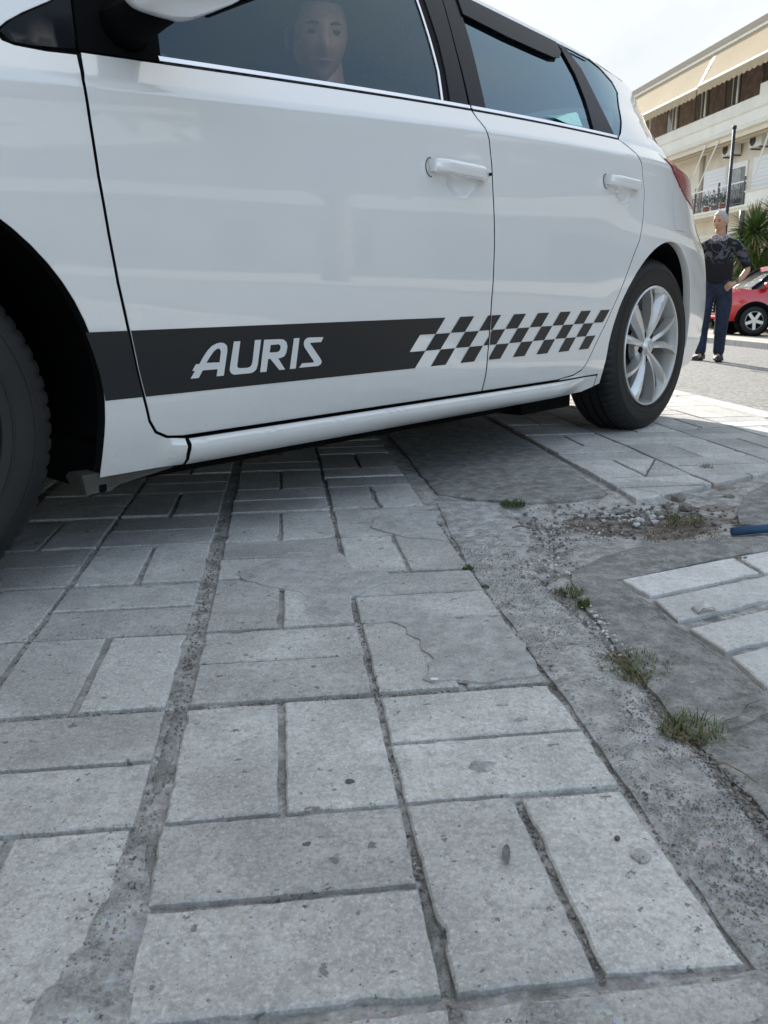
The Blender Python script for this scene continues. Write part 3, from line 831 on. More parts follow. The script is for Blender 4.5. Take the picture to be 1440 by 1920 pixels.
bm = bmesh.new(); blob(bm, (0, 0, .003), .006, 1, .3, (1, .8, .5)); o = obj('pebble', bm, M['rock']); o.location = at(1.55, 2.95, .002); tag(o, 'lone dark pebble on the tiles at the edge of the sunlight', 'stone')

# ================================================================ THE WHITE HATCHBACK
# car frame: x = a, forward from the rear axle; y = n, outward through the near (left) side; z up
def lerp_tab(tab,x):
    if x<=tab[0][0]: return tab[0][1]
    for (x0,y0),(x1,y1) in zip(tab,tab[1:]):
        if x<=x1:
            t=(x-x0)/(x1-x0); return y0+(y1-y0)*t
    return tab[-1][1]
def smooth_tab(tab,x):
    # catmull-rom style monotone-ish cubic through table
    n=len(tab)
    if x<=tab[0][0]: return tab[0][1]+(x-tab[0][0])*(tab[1][1]-tab[0][1])/(tab[1][0]-tab[0][0])
    if x>=tab[-1][0]: return tab[-1][1]+(x-tab[-1][0])*(tab[-1][1]-tab[-2][1])/(tab[-1][0]-tab[-2][0])
    for i in range(n-1):
        x0,y0=tab[i];x1,y1=tab[i+1]
        if x<=x1:
            h=x1-x0
            def m(j):
                if j==0: return (tab[1][1]-tab[0][1])/(tab[1][0]-tab[0][0])
                if j==n-1: return (tab[-1][1]-tab[-2][1])/(tab[-1][0]-tab[-2][0])
                a=(tab[j][1]-tab[j-1][1])/(tab[j][0]-tab[j-1][0]);b=(tab[j+1][1]-tab[j][1])/(tab[j+1][0]-tab[j][0])
                if a*b<=0:return 0
                return 2*a*b/(a+b)
            t=(x-x0)/h;m0=m(i);m1=m(i+1)
            return (2*t**3-3*t*t+1)*y0+(t**3-2*t*t+t)*h*m0+(-2*t**3+3*t*t)*y1+(t**3-t*t)*h*m1
BELT=[(-.9,.985),(-.3,.985),(.3,.981),(.8,.971),(1.3,.951),(1.8,.922),(2.3,.893),(2.8,.85),(3.2,.76),(3.5,.65)]
def zb(a):
    z=(((0.002340*a-0.0070682)*a-0.0116148)*a-0.0040654)*a+0.9841624
    return z-(.17*(a-2.4)**2 if a>2.4 else 0)
SILL=[(.15,-.05),(.178,-.022),(.186,-.006),(.198,.008),(.212,.017),(.223,.019),(.231,.014),(.236,.004),(.2385,-.002)]
PROF=[(.10,-.06),(.15,-.04),(.185,-.024),(.22,-.01),(.26,.004),(.295,.013),(.36,.021),(.44,.032),(.56,.044),(.68,.047),(.80,.042),(.88,.034)]
AEND=[(.15,-.62),(.3,-.70),(.5,-.75),(.7,-.76),(.85,-.74),(1.0,-.69),(1.15,-.61),(1.3,-.53),(1.45,-.42)]
KT=[(.1,.12),(.3,.115),(.4,.125),(.54,.155),(.66,.185),(.76,.235),(.85,.265),(.93,.295),(1.0,.345),(1.075,.33),(1.2,.36),(1.4,.38)]
def S(a,z):
    b=zb(a); cr=b-.048
    if z<.2385:
        def sm(x): x=min(1,max(0,x)); return x*x*(3-2*x)
        w=sm((a-.44)/.24)*(1-sm((a-2.02)/.08))
        n=smooth_tab(SILL,z)*w+smooth_tab(PROF,z)*(1-w)
    elif z<=cr-.06 or z<=.6:
        n=smooth_tab(PROF,min(z,.9))
    elif z<=b:
        n0=smooth_tab(PROF,min(cr-.06,.9))
        # from cr-.06 gently to crease then 40deg to the belt
        if z<=cr-.006: n=n0-.004*((z-(cr-.06))/.06)**2
        elif z<=cr+.006:
            t=(z-cr+.006)/.012; n=n0-.004-.0044*t*t
        else:
            n=n0-.004-.0044-(z-cr-.006)*.72
    else:
        n0=smooth_tab(PROF,min(cr-.06,.9))-.0084-.042*.72
        x=z-b; n=n0-.004-.34*x-.28*x*x
    # plan
    if a>1.9: n-= .03*((a-1.9)/1.2)**2
    u0=.25+.15*min(1,max(0,(z-.95)/.15))
    if a<u0: n-=smooth_tab(KT,z)*(u0-a)**2
    s=a-smooth_tab(AEND,z); R=.13
    if s<R:
        s=max(s,.012); k=(R-s)/R
        n-= .13*(1-math.sqrt(1-k*k))
    s=3.5-.25*max(0,z-.6)-a; R=.55
    if s<R:
        s=max(s,.02);k=(R-s)/R
        n-= .5*(1-math.sqrt(1-k*k))
    # haunch over the rear wheel
    r=math.hypot((a-0)/.55,(z-.62)/.22); 
    if r<1: n+=.012*(1-r*r)**2
    return n

CW = 1.70        # far side: n -> -CW - n
car = empty('hatchback_car', (.996, 3.122, 0), math.atan2(-.7325, -.6807))
tag(car, 'white five-door hatchback with black side stripe and chequered decal, parked on the pavement', 'car')

def cup(a, z):
    d = 0
    for (ca, cz, ra, rz, dep) in ((1.222, .776, .058, .040, .016), (.372, .818, .052, .036, .015)):
        r = math.hypot((a - ca) / ra, (z - cz) / rz)
        if r < 1: d += dep * (1 - r * r) ** 1.3 * (1.15 if z < cz else 1)
    return d
def N_(a, z, fn):
    e = .002
    da = (fn(a + e, z) - fn(a - e, z)) / (2 * e); dz = (fn(a, z + e) - fn(a, z - e)) / (2 * e)
    v = Vector((-da, 1, -dz)); v.normalize(); return v
def side_panel(name, outline, mat, parent=car, off=0.0, gap=.0038, flange=.030, step=.022, holes=(), mirror=True, fn=None, both=None, rnd=True):
    base = fn or (lambda a, z: S(a, z) - cup(a, z))
    f = lambda a, z: base(a, z) + off
    p = dens(inset(outline, gap) if gap else outline, step * .7)
    if area(p) < 0: p = p[::-1]
    hs = [dens(h, step) for h in holes]
    xs = [q[0] for q in p]; ys = [q[1] for q in p]
    pin = inset(p, step * .28)
    inter = []
    a = math.floor(min(xs) / .03) * .03
    while a < max(xs):
        b = zb(a)
        zz = [b - k for k in (.0, .012, .024, .036, .042, .048, .054, .062, .078, .095)]
        z = .02
        while z < 1.5:
            if z < b - .11 or z > b + .02: zz.append(z)
            z += .012 if .18 < z < .34 else .03
        if any(abs(a - c) < .09 for c in (1.222, .372)):
            zz += [.745 + .009 * i for i in range(14)]
        for z in zz:
            if min(ys) < z < max(ys) and pip(a, z, pin): inter.append((a, z))
        a += .03 if not any(abs(a - c) < .075 for c in (1.222, .372)) else .0125
    # drop points crowding the outline handled by cdt
    vs2, tri = cdt(p, hs, inter)
    bm = bmesh.new(); vt = [bm.verts.new((q.x, f(q.x, q.y), q.y)) for q in vs2]
    nor = [N_(q.x, q.y, f) for q in vs2]
    for t in tri:
        fc = bm.faces.new([vt[i] for i in t]); fc.normal_update()
        if fc.normal.y < 0: fc.normal_flip()
    n = len(p)
    if flange:
        a0 = [bm.verts.new(vt[i].co) for i in range(n)]
        sh = inset(p, -.0012)
        a1 = [bm.verts.new((sh[i][0], vt[i].co.y - .0014, sh[i][1])) for i in range(n)]
        a2 = [bm.verts.new((p[i][0], vt[i].co.y - flange, p[i][1])) for i in range(n)]
        nor += [nor[i] for i in range(n)]
        fx = []
        for i in range(n):
            e = Vector((p[(i + 1) % n][0] - p[i - 1][0], 0, p[(i + 1) % n][1] - p[i - 1][1])).normalized()
            fx.append(Vector((e.z, 0, -e.x)))
        nor += [(fx[i] + nor[i] * .3).normalized() for i in range(n)]; nor += fx
        for i in range(n):
            j = (i + 1) % n
            for lv, (u, v) in enumerate(((a0, a1), (a1, a2))):
                fc = bm.faces.new((u[i], v[i], v[j], u[j])); fc.normal_update()
                if lv and mat == 'paint' and not (p[i][0] < .372 and math.hypot(p[i][0], p[i][1] - .31) < .375): fc.material_index = 1  # gap sides of the white panels coloured dark, shade put into the colour
                if fc.normal.dot(fx[i]) < 0: fc.normal_flip()
    me = bpy.data.meshes.new(name)
    bm.verts.index_update(); bm.to_mesh(me); bm.free()
    me.materials.append(M[mat])
    if mat == 'paint': me.materials.append(M['rubber'])
    for q in me.polygons: q.use_smooth = True
    me.normals_split_custom_set_from_vertices([tuple(v) for v in nor])
    o = link(bpy.data.objects.new(name, me), parent)
    if mirror:
        c = bpy.data.objects.new(name, me)
        if both is None: c.scale = (1, -1, 1); c.location = (0, -CW, 0)   # a child of a mirrored panel is mirrored with it
        link(c, both if both is not None else car)
        return o, c
    return o, None
def arc(cx, cz, r, a0, a1, n):
    return [(cx + r * math.cos(R(a0 + (a1 - a0) * i / n)), cz + r * math.sin(R(a0 + (a1 - a0) * i / n))) for i in range(n + 1)]

GAPF = [(2.194, .894), (2.206, .847), (2.203, .783), (2.199, .702), (2.189, .609), (2.178, .531), (2.162, .458), (2.145, .381), (2.131, .326), (2.119, .280), (2.103, .256), (2.077, .243), (2.04, .2385)]
GAPR = [(1.119, .960), (1.115, .938), (1.102, .914), (1.090, .887), (1.083, .839), (1.081, .767), (1.072, .630), (1.068, .493), (1.055, .361), (1.049, .2385)]
RDE = [(.653, .2385), (.557, .248), (.512, .262), (.497, .277), (.458, .337), (.409, .409), (.366, .481), (.334, .546), (.295, .622), (.259, .674), (.232, .751), (.219, .834), (.238, .914), (.267, .944), (.305, .966), (.336, .9805)]
DLOT = [(.205, 1.150), (.225, 1.180), (.30, 1.212), (.366, 1.228), (.55, 1.243), (.8, 1.263), (.95, 1.275), (1.2, 1.285), (1.5, 1.28), (1.75, 1.25), (1.95, 1.17), (2.1, 1.07), (2.215, .975), (2.29, .932), (2.316, .911)]
ZT = [(-.6, 1.185), (-.2, 1.205), (.1, 1.212), (.25, 1.216), (.37, 1.236), (.55, 1.255), (.8, 1.275), (.95, 1.287), (1.2, 1.297), (1.5, 1.292), (1.75, 1.265), (1.95, 1.190), (2.1, 1.095), (2.215, 1.005), (2.31, .960), (2.45, .925)]
def dlot(a): return smooth_tab(DLOT, a)
def ztop(a): return smooth_tab(ZT, a)
def zfend(a): return zb(a) + .025
belt = lambda a: (a, zb(a))

# fender
fo = [(2.315, .893)] + [(2.30, .889), (2.25, .889)] + GAPF[:-1] + [(2.037, .2385), (2.039, .206), (2.032, .178), (2.214, .178)]
fo += arc(2.6, .31, .388, 183, 0, 34)[0:]
fo += [(2.99, .18), (3.40, .20), (3.44, .5), (3.40, .64), (3.25, zfend(3.25)), (3.0, zfend(3.0)), (2.7, zfend(2.7)), (2.45, .925), (2.36, .938), (2.325, .915)]
fender, _ = side_panel('front_fender', fo, 'paint')
# A pillar outer panel + roof side
ap = [(a, dlot(a)) for a in (2.316, 2.30, 2.27, 2.215, 2.16, 2.1, 2.03, 1.95, 1.85, 1.75, 1.62, 1.5, 1.35, 1.2, 1.05, .95, .8, .65, .55, .45, .366)]
ap += [(a, ztop(a)) for a in (.366, .45, .55, .65, .8, .95, 1.05, 1.2, 1.35, 1.5, 1.62, 1.75, 1.85, 1.95, 2.03, 2.1, 2.16, 2.215, 2.27, 2.31, 2.36)]
side_panel('roof_rail', ap, 'paint', gap=.0003, flange=.012)
# doors
fd = [belt(a) for a in (2.19, 2.1, 2.0, 1.8, 1.6, 1.4, 1.25, 1.12)] + GAPR[1:] + GAPF[::-1][0:-1]
front_door, front_door_r = side_panel('front_door', fd, 'paint')
rd = [belt(a) for a in (1.118, 1.0, .8, .6, .45, .336)] + RDE[::-1][1:] + GAPR[::-1][:-1]
rear_door, rear_door_r = side_panel('rear_door', rd, 'paint')
# quarter panel with D pillar and bumper side
qa = RDE[::-1][0:] + [(.653, .2385), (.655, .2385)]
AE = lambda z: smooth_tab(AEND, z) + .014
q = [(.336, .9805), (.30, 1.006), (.268, 1.045), (.240, 1.10), (.215, 1.14), (.205, 1.150), (.225, 1.180), (.30, 1.212), (.366, 1.228), (.366, 1.236)]
q += [(a, ztop(a)) for a in (.30, .25, .1, -.05, -.2, -.35, -.45)]
q += [(AE(z), z) for z in (1.19, 1.12, 1.05, .98)]
q += [(-.50, .992), (-.30, .977), (-.10, .968), (-.005, .958), (-.065, .916), (-.162, .876), (-.268, .848), (-.42, .832), (-.60, .822)]
q += [(AE(z), z) for z in (.82, .76, .70, .6, .5, .4, .3, .22)]
q += [(-.45, .20), (-.358, .235)]
q += arc(0, .31, .366, 190, -17, 40)
q += [(.386, .196), (.392, .2385), (.653, .2385)] + RDE[1:-1]
quarter, _ = side_panel('rear_quarter_panel', q, 'paint', gap=.0034)
# sill
so = [(2.034, .236), (1.6, .236), (1.0, .236), (.394, .236), (.388, .196), (.46, .184), (1.0, .180), (1.6, .178), (2.029, .178), (2.036, .205)]
side_panel('sill', so, 'paint', gap=.0020, flange=.05, step=.02)
# black sheet added behind the panel gaps to block light
inn = [(2.9, .80), (2.3, .86), (2.0, .88), (1.0, .94), (.3, .96), (.18, .93), (.18, .70), (.30, .62), (.45, .45), (.50, .25), (2.05, .25), (2.14, .35), (2.18, .55), (2.3, .72), (2.9, .74)]
side_panel('gap_backing', inn, 'rubber', gap=0, flange=0, off=-.030, step=.06)

# glass and pillar trims on the near and far side
def gl(name, outline, mat, par, off=-.004, **k): return side_panel(name, outline, mat, parent=par[0], both=par[1], off=off, gap=k.pop('gap', 0), flange=k.pop('flange', .004), **k)
fdp = (front_door, front_door_r); rdp = (rear_door, rear_door_r)
glassF = [(2.03, zb(2.03) + .004), (1.8, zb(1.8) + .004), (1.5, zb(1.5) + .004), (1.222, zb(1.222) + .004), (1.205, 1.04), (1.199, 1.116), (1.196, 1.215), (1.194, 1.283)] + [(a, dlot(a) - .001) for a in (1.35, 1.5, 1.75, 1.9)] + [(1.99, 1.145), (2.012, 1.02)]
gl('window_glass', glassF, 'glass', fdp, off=-.008)
gl('window_seal', [(1.223, zb(1.2) + .004), (1.196, zb(1.19) + .004), (1.180, 1.04), (1.171, 1.116), (1.166, 1.283), (1.194, 1.283), (1.197, 1.215), (1.200, 1.116), (1.206, 1.04)], 'rubber', fdp, off=-.005)
gl('window_trim', [(1.227, zb(1.2) + .004), (1.221, zb(1.2) + .004), (1.2035, 1.04), (1.1985, 1.116), (1.1945, 1.215), (1.1935, 1.283), (1.198, 1.283), (1.200, 1.215), (1.2035, 1.116), (1.209, 1.04)], 'chrome', fdp, off=-.003, flange=.003)
gl('pillar_trim', [(1.195, zb(1.19) + .004), (1.122, zb(1.12) + .004), (1.108, 1.115), (1.090, 1.24), (1.084, 1.280), (1.166, 1.284), (1.171, 1.116), (1.180, 1.04)], 'black_gloss', fdp, off=-.001, flange=.01)
gl('mirror_triangle', [(2.185, zb(2.18) + .003), (2.03, zb(2.03) + .003), (2.012, 1.02), (1.99, 1.145), (1.96, 1.162), (2.1, 1.066), (2.166, 1.015)], 'plastic', fdp, off=-.001, flange=.01)
gl('pillar_trim', [(1.112, zb(1.11) + .004), (1.046, zb(1.05) + .004), (1.039, 1.046), (1.027, 1.151), (1.018, 1.276), (1.078, 1.279), (1.085, 1.24), (1.102, 1.115)], 'black_gloss', rdp, off=-.001, flange=.01)
glassR = [(1.045, zb(1.04) + .004), (.8, zb(.8) + .004), (.478, zb(.48) + .004), (.480, 1.082), (.494, 1.158), (.53, 1.232)] + [(a, dlot(a) - .001) for a in (.6, .8, .95)] + [(1.018, 1.273), (1.027, 1.151), (1.039, 1.046)]
gl('window_glass', glassR, 'glass_dark', rdp, off=-.008)
gl('window_frame', [(.478, zb(.48) + .004), (.345, zb(.34) + .006), (.40, 1.092), (.44, 1.184), (.50, 1.237), (.548, 1.242), (.53, 1.232), (.494, 1.158), (.480, 1.082)], 'black_gloss', rdp, off=-.001, flange=.01)
gl('quarter_glass', [(.343, zb(.34) + .006), (.318, .992), (.275, 1.045), (.247, 1.10), (.222, 1.14), (.213, 1.150), (.232, 1.176), (.30, 1.206), (.366, 1.222), (.49, 1.234), (.436, 1.184), (.397, 1.092)], 'glass_dark', (quarter, _), off=-.003)
gl('quarter_window', [(2.312, .908), (2.30, .895), (2.26, .8945), (2.192, zb(2.19) + .005), (2.173, 1.006), (2.213, .972), (2.287, .930)], 'black_gloss', (fender, _), off=-.002)
# wind deflector over the rear door glass
def deflect(a, z): return S(a, z) + .0045
side_panel('wind_deflector', [(1.022, 1.219), (.93, 1.209), (.835, 1.199), (.692, 1.190), (.608, 1.186), (.570, 1.192), (.548, 1.214), (.556, 1.241), (.8, 1.259), (.95, 1.271), (1.018, 1.273)], 'black_gloss', parent=rear_door, both=rear_door_r, gap=0, flange=.012, fn=deflect)
# bright belt strips with the dark line below them
def strip(name, a0, a1, dz0, dz1, off, mat, par, extra=None):
    top = [(a0 + (a1 - a0) * i / 14, zb(a0 + (a1 - a0) * i / 14) + dz1) for i in range(15)]
    bot = [(a0 + (a1 - a0) * i / 14, zb(a0 + (a1 - a0) * i / 14) + dz0) for i in range(15)]
    side_panel(name, top + bot[::-1], mat, parent=par[0], both=par[1], gap=0, flange=.006, off=off, step=.03)
strip('belt_seal', 2.03, 1.122, -.0015, .0035, .001, 'rubber', fdp)
strip('belt_trim', 2.035, 1.122, .0035, .0105, .004, 'chrome', fdp)
strip('belt_seal', 1.112, .34, -.0015, .0035, .001, 'rubber', rdp)
strip('belt_trim', 1.112, .34, .0035, .0105, .004, 'chrome', rdp)

# decals: black stripe, chequers, lettering (separate film pieces on each panel)
def film(name, outline, mat, par, off=.0012, holes=()):
    return side_panel(name, outline, mat, parent=par, gap=0, flange=0, off=off, holes=holes, mirror=False, step=.03)
def gl_f(z): return lerp_tab([(z_, a_) for a_, z_ in GAPF[::-1]], z)       # front shut line in the stripe zone
def gr_f(z): return 1.0505 + (z - .327) * .12
ZS0, ZS1 = .327, .4485
st1 = [(gl_f(z) + .0031, z) for z in (ZS0, .35, .37, .381, .40, .42, ZS1)] + [ (2.243, ZS1), (2.229, .41), (2.217, .37), (2.210, ZS0)]
film('stripe', st1, 'vinyl', fender)
st2 = [(gl_f(z) - .0030, z) for z in (ZS0, .35, .37, .381, .40, .42, ZS1)] + [ (1.262, ZS1), (1.295, .409), (1.356, .409), (1.389, .3685), (1.328, .3685), (1.363, ZS0)]
film('stripe', st2, 'vinyl', front_door)
ROWZ = [.4485, .409, .3685, .3275]
def cell(r, k):
    # r row 0..2, k index of dark square
    top = 1.262 + .033 * r + (.0 if r == 0 else 0); bot = top + .0335
    x0 = top - .0615 * k; x1 = x0 - .0600
    lift = lambda x: (1.262 - x) * .004
    return [(x0, ROWZ[r] + lift(x0)), (x1, ROWZ[r] + lift(x1)), (x1 + .0335, ROWZ[r + 1] + lift(x1)), (x0 + .0335, ROWZ[r + 1] + lift(x0))]
for r, ks in ((0, (1, 3, 5, 7, 9, 11, 13)), (1, (0, 2, 4, 6, 8, 10, 12)), (2, (1, 3, 5, 7, 9, 11, 13))):
    for k in ks:
        c = cell(r, k)
        z0 = c[0][1]
        for side, par in ((1, front_door), (-1, rear_door)):
            p = clip(c, 1.0505 + .0035 * side, .327, side * 1.0, -side * .12)
            if len(p) >= 3 and abs(area(p)) > 1e-5: film('decal_square', p, 'vinyl', par)
LT = {
 'A': ([(2.031,.353),(2.021,.367),(2.027,.368),(2.019,.380),(2.011,.380),(2.003,.392),(1.993,.4045),(1.983,.413),(1.972,.417),(1.962,.4185),(1.954,.417),(1.947,.412),(1.9455,.406),(1.9455,.399),(1.9525,.353),(1.970,.353),(1.968,.367),(2.003,.367),(2.012,.353)], [[(1.995,.381),(1.986,.393),(1.977,.403),(1.970,.407),(1.965,.4073),(1.962,.404),(1.961,.400),(1.9635,.380)]]),
 'U': ([(1.930,.419),(1.914,.419),(1.9195,.374),(1.9195,.369),(1.917,.366),(1.911,.365),(1.894,.3645),(1.887,.366),(1.883,.370),(1.881,.377),(1.877,.4195),(1.861,.4195),(1.867,.369),(1.870,.360),(1.877,.355),(1.885,.353),(1.927,.353),(1.934,.356),(1.938,.362),(1.938,.368)], []),
 'R': ([(1.853,.419),(1.811,.4185),(1.800,.417),(1.792,.411),(1.789,.402),(1.791,.390),(1.796,.382),(1.807,.379),(1.813,.379),(1.792,.354),(1.808,.354),(1.834,.379),(1.840,.379),(1.843,.353),(1.860,.353)], [[(1.835,.4075),(1.813,.408),(1.808,.404),(1.808,.398),(1.811,.394),(1.816,.392),(1.837,.392)]]),
 'I': ([(1.772,.4185),(1.756,.4185),(1.762,.354),(1.779,.354)], []),
 'S': ([(1.729,.4183),(1.686,.4175),(1.692,.407),(1.723,.407),(1.724,.405),(1.690,.370),(1.686,.364),(1.689,.358),(1.697,.355),(1.753,.355),(1.744,.364),(1.711,.3635),(1.710,.366),(1.740,.398),(1.743,.405),(1.742,.412),(1.737,.4165)], [])}
for ch in 'AURIS':
    o_, h_ = LT[ch]; film('decal_letter', o_, 'vinyl_white', front_door, off=.0020, holes=h_)

# fuel flap outline
ff = [(-.04, .735), (-.04, .86), (-.055, .875), (-.17, .875), (-.185, .86), (-.185, .735), (-.17, .72), (-.055, .72)]
side_panel('fuel_flap_seam', ff, 'rubber', parent=quarter, gap=0, flange=0, off=.0004, mirror=False)
side_panel('fuel_flap', ff, 'paint', parent=quarter, gap=.0016, flange=.003, off=.0012, mirror=False)

# door handles
def handle(a0, a1, z0, z1, h, par):
    bm = bmesh.new(); nseg = 26; seg = 14; rings = []
    for i in range(nseg + 1):
        t = i / nseg; a = a0 + (a1 - a0) * t; zc = z0 + (z1 - z0) * t
        lift = .010 + .020 * min(1, math.sin(math.pi * min(max(t, .0), 1)) * 1.7) ** .8
        endk = min(1, min(t, 1 - t) * 14 + .25) ** .5
        hh = h * .5 * endk * (1.0 if t < .55 else 1.0); th = .0105 * endk
        nn = S(a, zc) + lift
        ring = []
        for k in range(seg):
            th_ = 2 * math.pi * k / seg; c, s = math.cos(th_), math.sin(th_)
            cc = abs(c) ** .6 * (1 if c > 0 else -1); ss = abs(s) ** .6 * (1 if s > 0 else -1)
            ring.append(bm.verts.new((a, nn + ss * th - .25 * abs(cc) * th, zc + cc * hh)))
        rings.append(ring)
    for r0, r1 in zip(rings, rings[1:]):
        for k in range(seg): bm.faces.new((r0[k], r1[k], r1[(k + 1) % seg], r0[(k + 1) % seg]))
    bm.faces.new(rings[0]); bm.faces.new(rings[-1][::-1])
    # root blocks that carry the bar
    for t, w in ((.06, .026), (.94, .030)):
        a = a0 + (a1 - a0) * t; zc = z0 + (z1 - z0) * t
        box(bm, a - w / 2, a + w / 2, S(a, zc) - .01, S(a, zc) + .022, zc - h * .42, zc + h * .40)
    bmesh.ops.recalc_face_normals(bm, faces=bm.faces[:])
    o = shade_auto(obj('door_handle', bm, M['paint'], par), 40)
    return o
handle(1.345, 1.122, .801, .797, .033, front_door)
handle(.492, .278, .842, .838, .031, rear_door)
bm = bmesh.new()
tube(bm, [(1.134, S(1.134, .797) + .020, .797), (1.134, S(1.134, .797) + .0325, .797)], .0040, 12)
obj('key_slot', bm, M['rubber'], front_door)
for (ha, hz, par) in ((1.345, .801, front_door), (.492, .842, rear_door)):
    bm = bmesh.new(); pts = []
    for i in range(13):
        t = R(80 + 200 * i / 12); a = ha - .012 - .018 * math.cos(t) * 1.0; z = hz - .003 + .021 * math.sin(t)
        a = ha - .010 - math.cos(t) * .017; pts.append((a, S(a, z) + .0012, z))
    tube(bm, pts, .0010, 6); obj('handle_seam', bm, M['rubber'], par)

# mirror
bm = bmesh.new()
def ell(bm, c, r, n1=16, n2=24, e=.75, M4=None, mi=0, cut=None):
    rings = []
    for i in range(1, n1):
        t = math.pi * i / n1; ring = []
        for k in range(n2):
            p = 2 * math.pi * k / n2
            f = lambda x: abs(x) ** e * (1 if x > 0 else -1)
            co = Vector((r[0] * f(math.sin(t)) * f(math.cos(p)), r[1] * f(math.cos(t)), r[2] * f(math.sin(t)) * f(math.sin(p)))) 
            if M4: co = M4 @ co
            ring.append(bm.verts.new(co + Vector(c)))
        rings.append(ring)
    for a, b in zip(rings, rings[1:]):
        for k in range(n2): bm.faces.new((a[k], a[(k + 1) % n2], b[(k + 1) % n2], b[k]))
    bm.faces.new(rings[0][::-1]); bm.faces.new(rings[-1]); return rings
Mm = Matrix.Rotation(R(3), 4, 'X') @ Matrix.Rotation(R(6), 4, 'Z')
ell(bm, (2.088, .164, 1.041), (.070, .106, .092), n1=24, n2=40, e=.42, M4=Mm)
bmesh.ops.recalc_face_normals(bm, faces=bm.faces[:])
mir = obj('door_mirror', bm, M['paint'], car, smooth=True)
bm = bmesh.new(); box(bm, 1.992, 1.999, .09, .27, .97, 1.10)
bmesh.ops.recalc_face_normals(bm, faces=bm.faces[:])
bm2 = bm
obj('mirror_back', bm2, M['plastic'], mir, smooth=False)
bm = bmesh.new(); tube(bm, [(2.090, -.03, .955), (2.088, .02, .962), (2.082, .06, .972), (2.07, .10, .985)], [.045, .036, .034, .034], 14)
obj('mirror_arm', bm, M['plastic'], mir, smooth=True)

# roof, windscreen, bonnet, tail: lofts between the two sides
def loft(name, stations, mat, crown, nx=24, expo=2.2, parent=car, smooth=True):
    # stations: (a, z_edge, crown_height, a_bulge)
    bm = bmesh.new(); rows = []
    for (a, z, h, ab) in stations:
        n0 = S(a, z); n1 = -CW - n0; row = []
        for i in range(nx + 1):
            t = i / nx; x = 2 * t - 1
            x = math.sin(x * math.pi / 2)
            row.append(bm.verts.new((a + ab * (1 - abs(x) ** 2.2), (n0 + n1) / 2 - x * (n0 - n1) / 2 * -1 * -1, z + h * (1 - abs(x) ** expo))))
        rows.append(row)
    for a, b in zip(rows, rows[1:]):
        for i in range(nx): bm.faces.new((a[i], a[i + 1], b[i + 1], b[i]))
    bmesh.ops.recalc_face_normals(bm, faces=bm.faces[:])
    return obj(name, bm, M[mat], parent, smooth=smooth)
def rs(a, h, ab=0): return (a, ztop(a), h, ab)
roof = loft('roof', [rs(-.44, .10, -.05), rs(-.3, .115), rs(-.1, .125), rs(.1, .13), rs(.3, .13), rs(.5, .13), rs(.8, .13), rs(1.1, .13), rs(1.4, .125), rs(1.6, .12), rs(1.74, .112, .03)], 'paint', 0)
loft('windscreen', [rs(1.745, .108, .03), rs(1.85, .10, .06), rs(1.95, .09, .10), rs(2.1, .07, .16), rs(2.215, .06, .22), rs(2.31, .05, .27), rs(2.42, .045, .30)], 'glass', 0)
loft('bonnet', [(2.44, .930, .03, .26), (2.6, zfend(2.6), .05, .22), (2.8, zfend(2.8), .055, .18), (3.0, zfend(3.0), .055, .15), (3.2, zfend(3.2), .05, .12), (3.36, zfend(3.36), .03, .10)], 'paint', 0)
def hood_front(z): return 3.40 + .02 * (1 - ((z - .45) / .3) ** 2)
loft('front_bumper', [(3.36, zfend(3.36) - .01, .02, .12), (3.42, .60, 0, .20), (3.44, .50, 0, .22), (3.43, .38, 0, .22), (3.40, .28, 0, .20), (3.36, .20, 0, .16)], 'paint', 0, expo=2)
tl = [(AE(z) - .002, z, (.10 * max(0, (z - .95) / .24)), -.05 - .06 * max(0, min(1, (.95 - z) / .2))) for z in (1.185, 1.14, 1.09, 1.04, .99)]
hatch = loft('tailgate', [(AE(z) - .002, z, (.10 * max(0, (z - .95) / .24)), -.05 - .06 * max(0, min(1, (.95 - z) / .2))) for z in (.99, .95, .90, .85, .80, .72, .66)], 'paint', 0)
loft('rear_window', tl, 'glass_dark', 0, parent=hatch)
loft('rear_bumper', [(AE(z) - .002, z, 0, -.10) for z in (.655, .6, .5, .4, .3, .22)], 'paint', 0)
# tail lamp wraps the corner
lampo = [(-.01, .957), (-.10, .966), (-.30, .975), (-.50, .990), (AE(.985), .985), (AE(.93), .93), (AE(.85), .85), (AE(.82), .82), (-.60, .824), (-.42, .834), (-.27, .850), (-.165, .878), (-.07, .918)]
lf = lambda a, z: S(a, z) + .004 + .010 * max(0, min(1, (-.2 - a) / .35)) * math.exp(-((z - .93) / .035) ** 2)
lamp, lamp_r = side_panel('tail_lamp', lampo, 'lamp_red', gap=.001, flange=.03, fn=lf)
side_panel('lens_highlight', [(-.50, .885), (-.66, .880), (-.68, .866), (-.54, .866)], 'lamp_clear', parent=lamp, both=lamp_r, gap=0, flange=.003, fn=lambda a, z: lf(a, z) + .002)  # lens piece shrunk to a pale streak, a highlight put into the colour
# head lamps (outside the picture)
side_panel('head_lamp', [(3.0, .775), (3.15, .755), (3.36, .69), (3.40, .62), (3.30, .61), (3.1, .68)], 'lamp_clear', gap=0, flange=.003, off=.003)

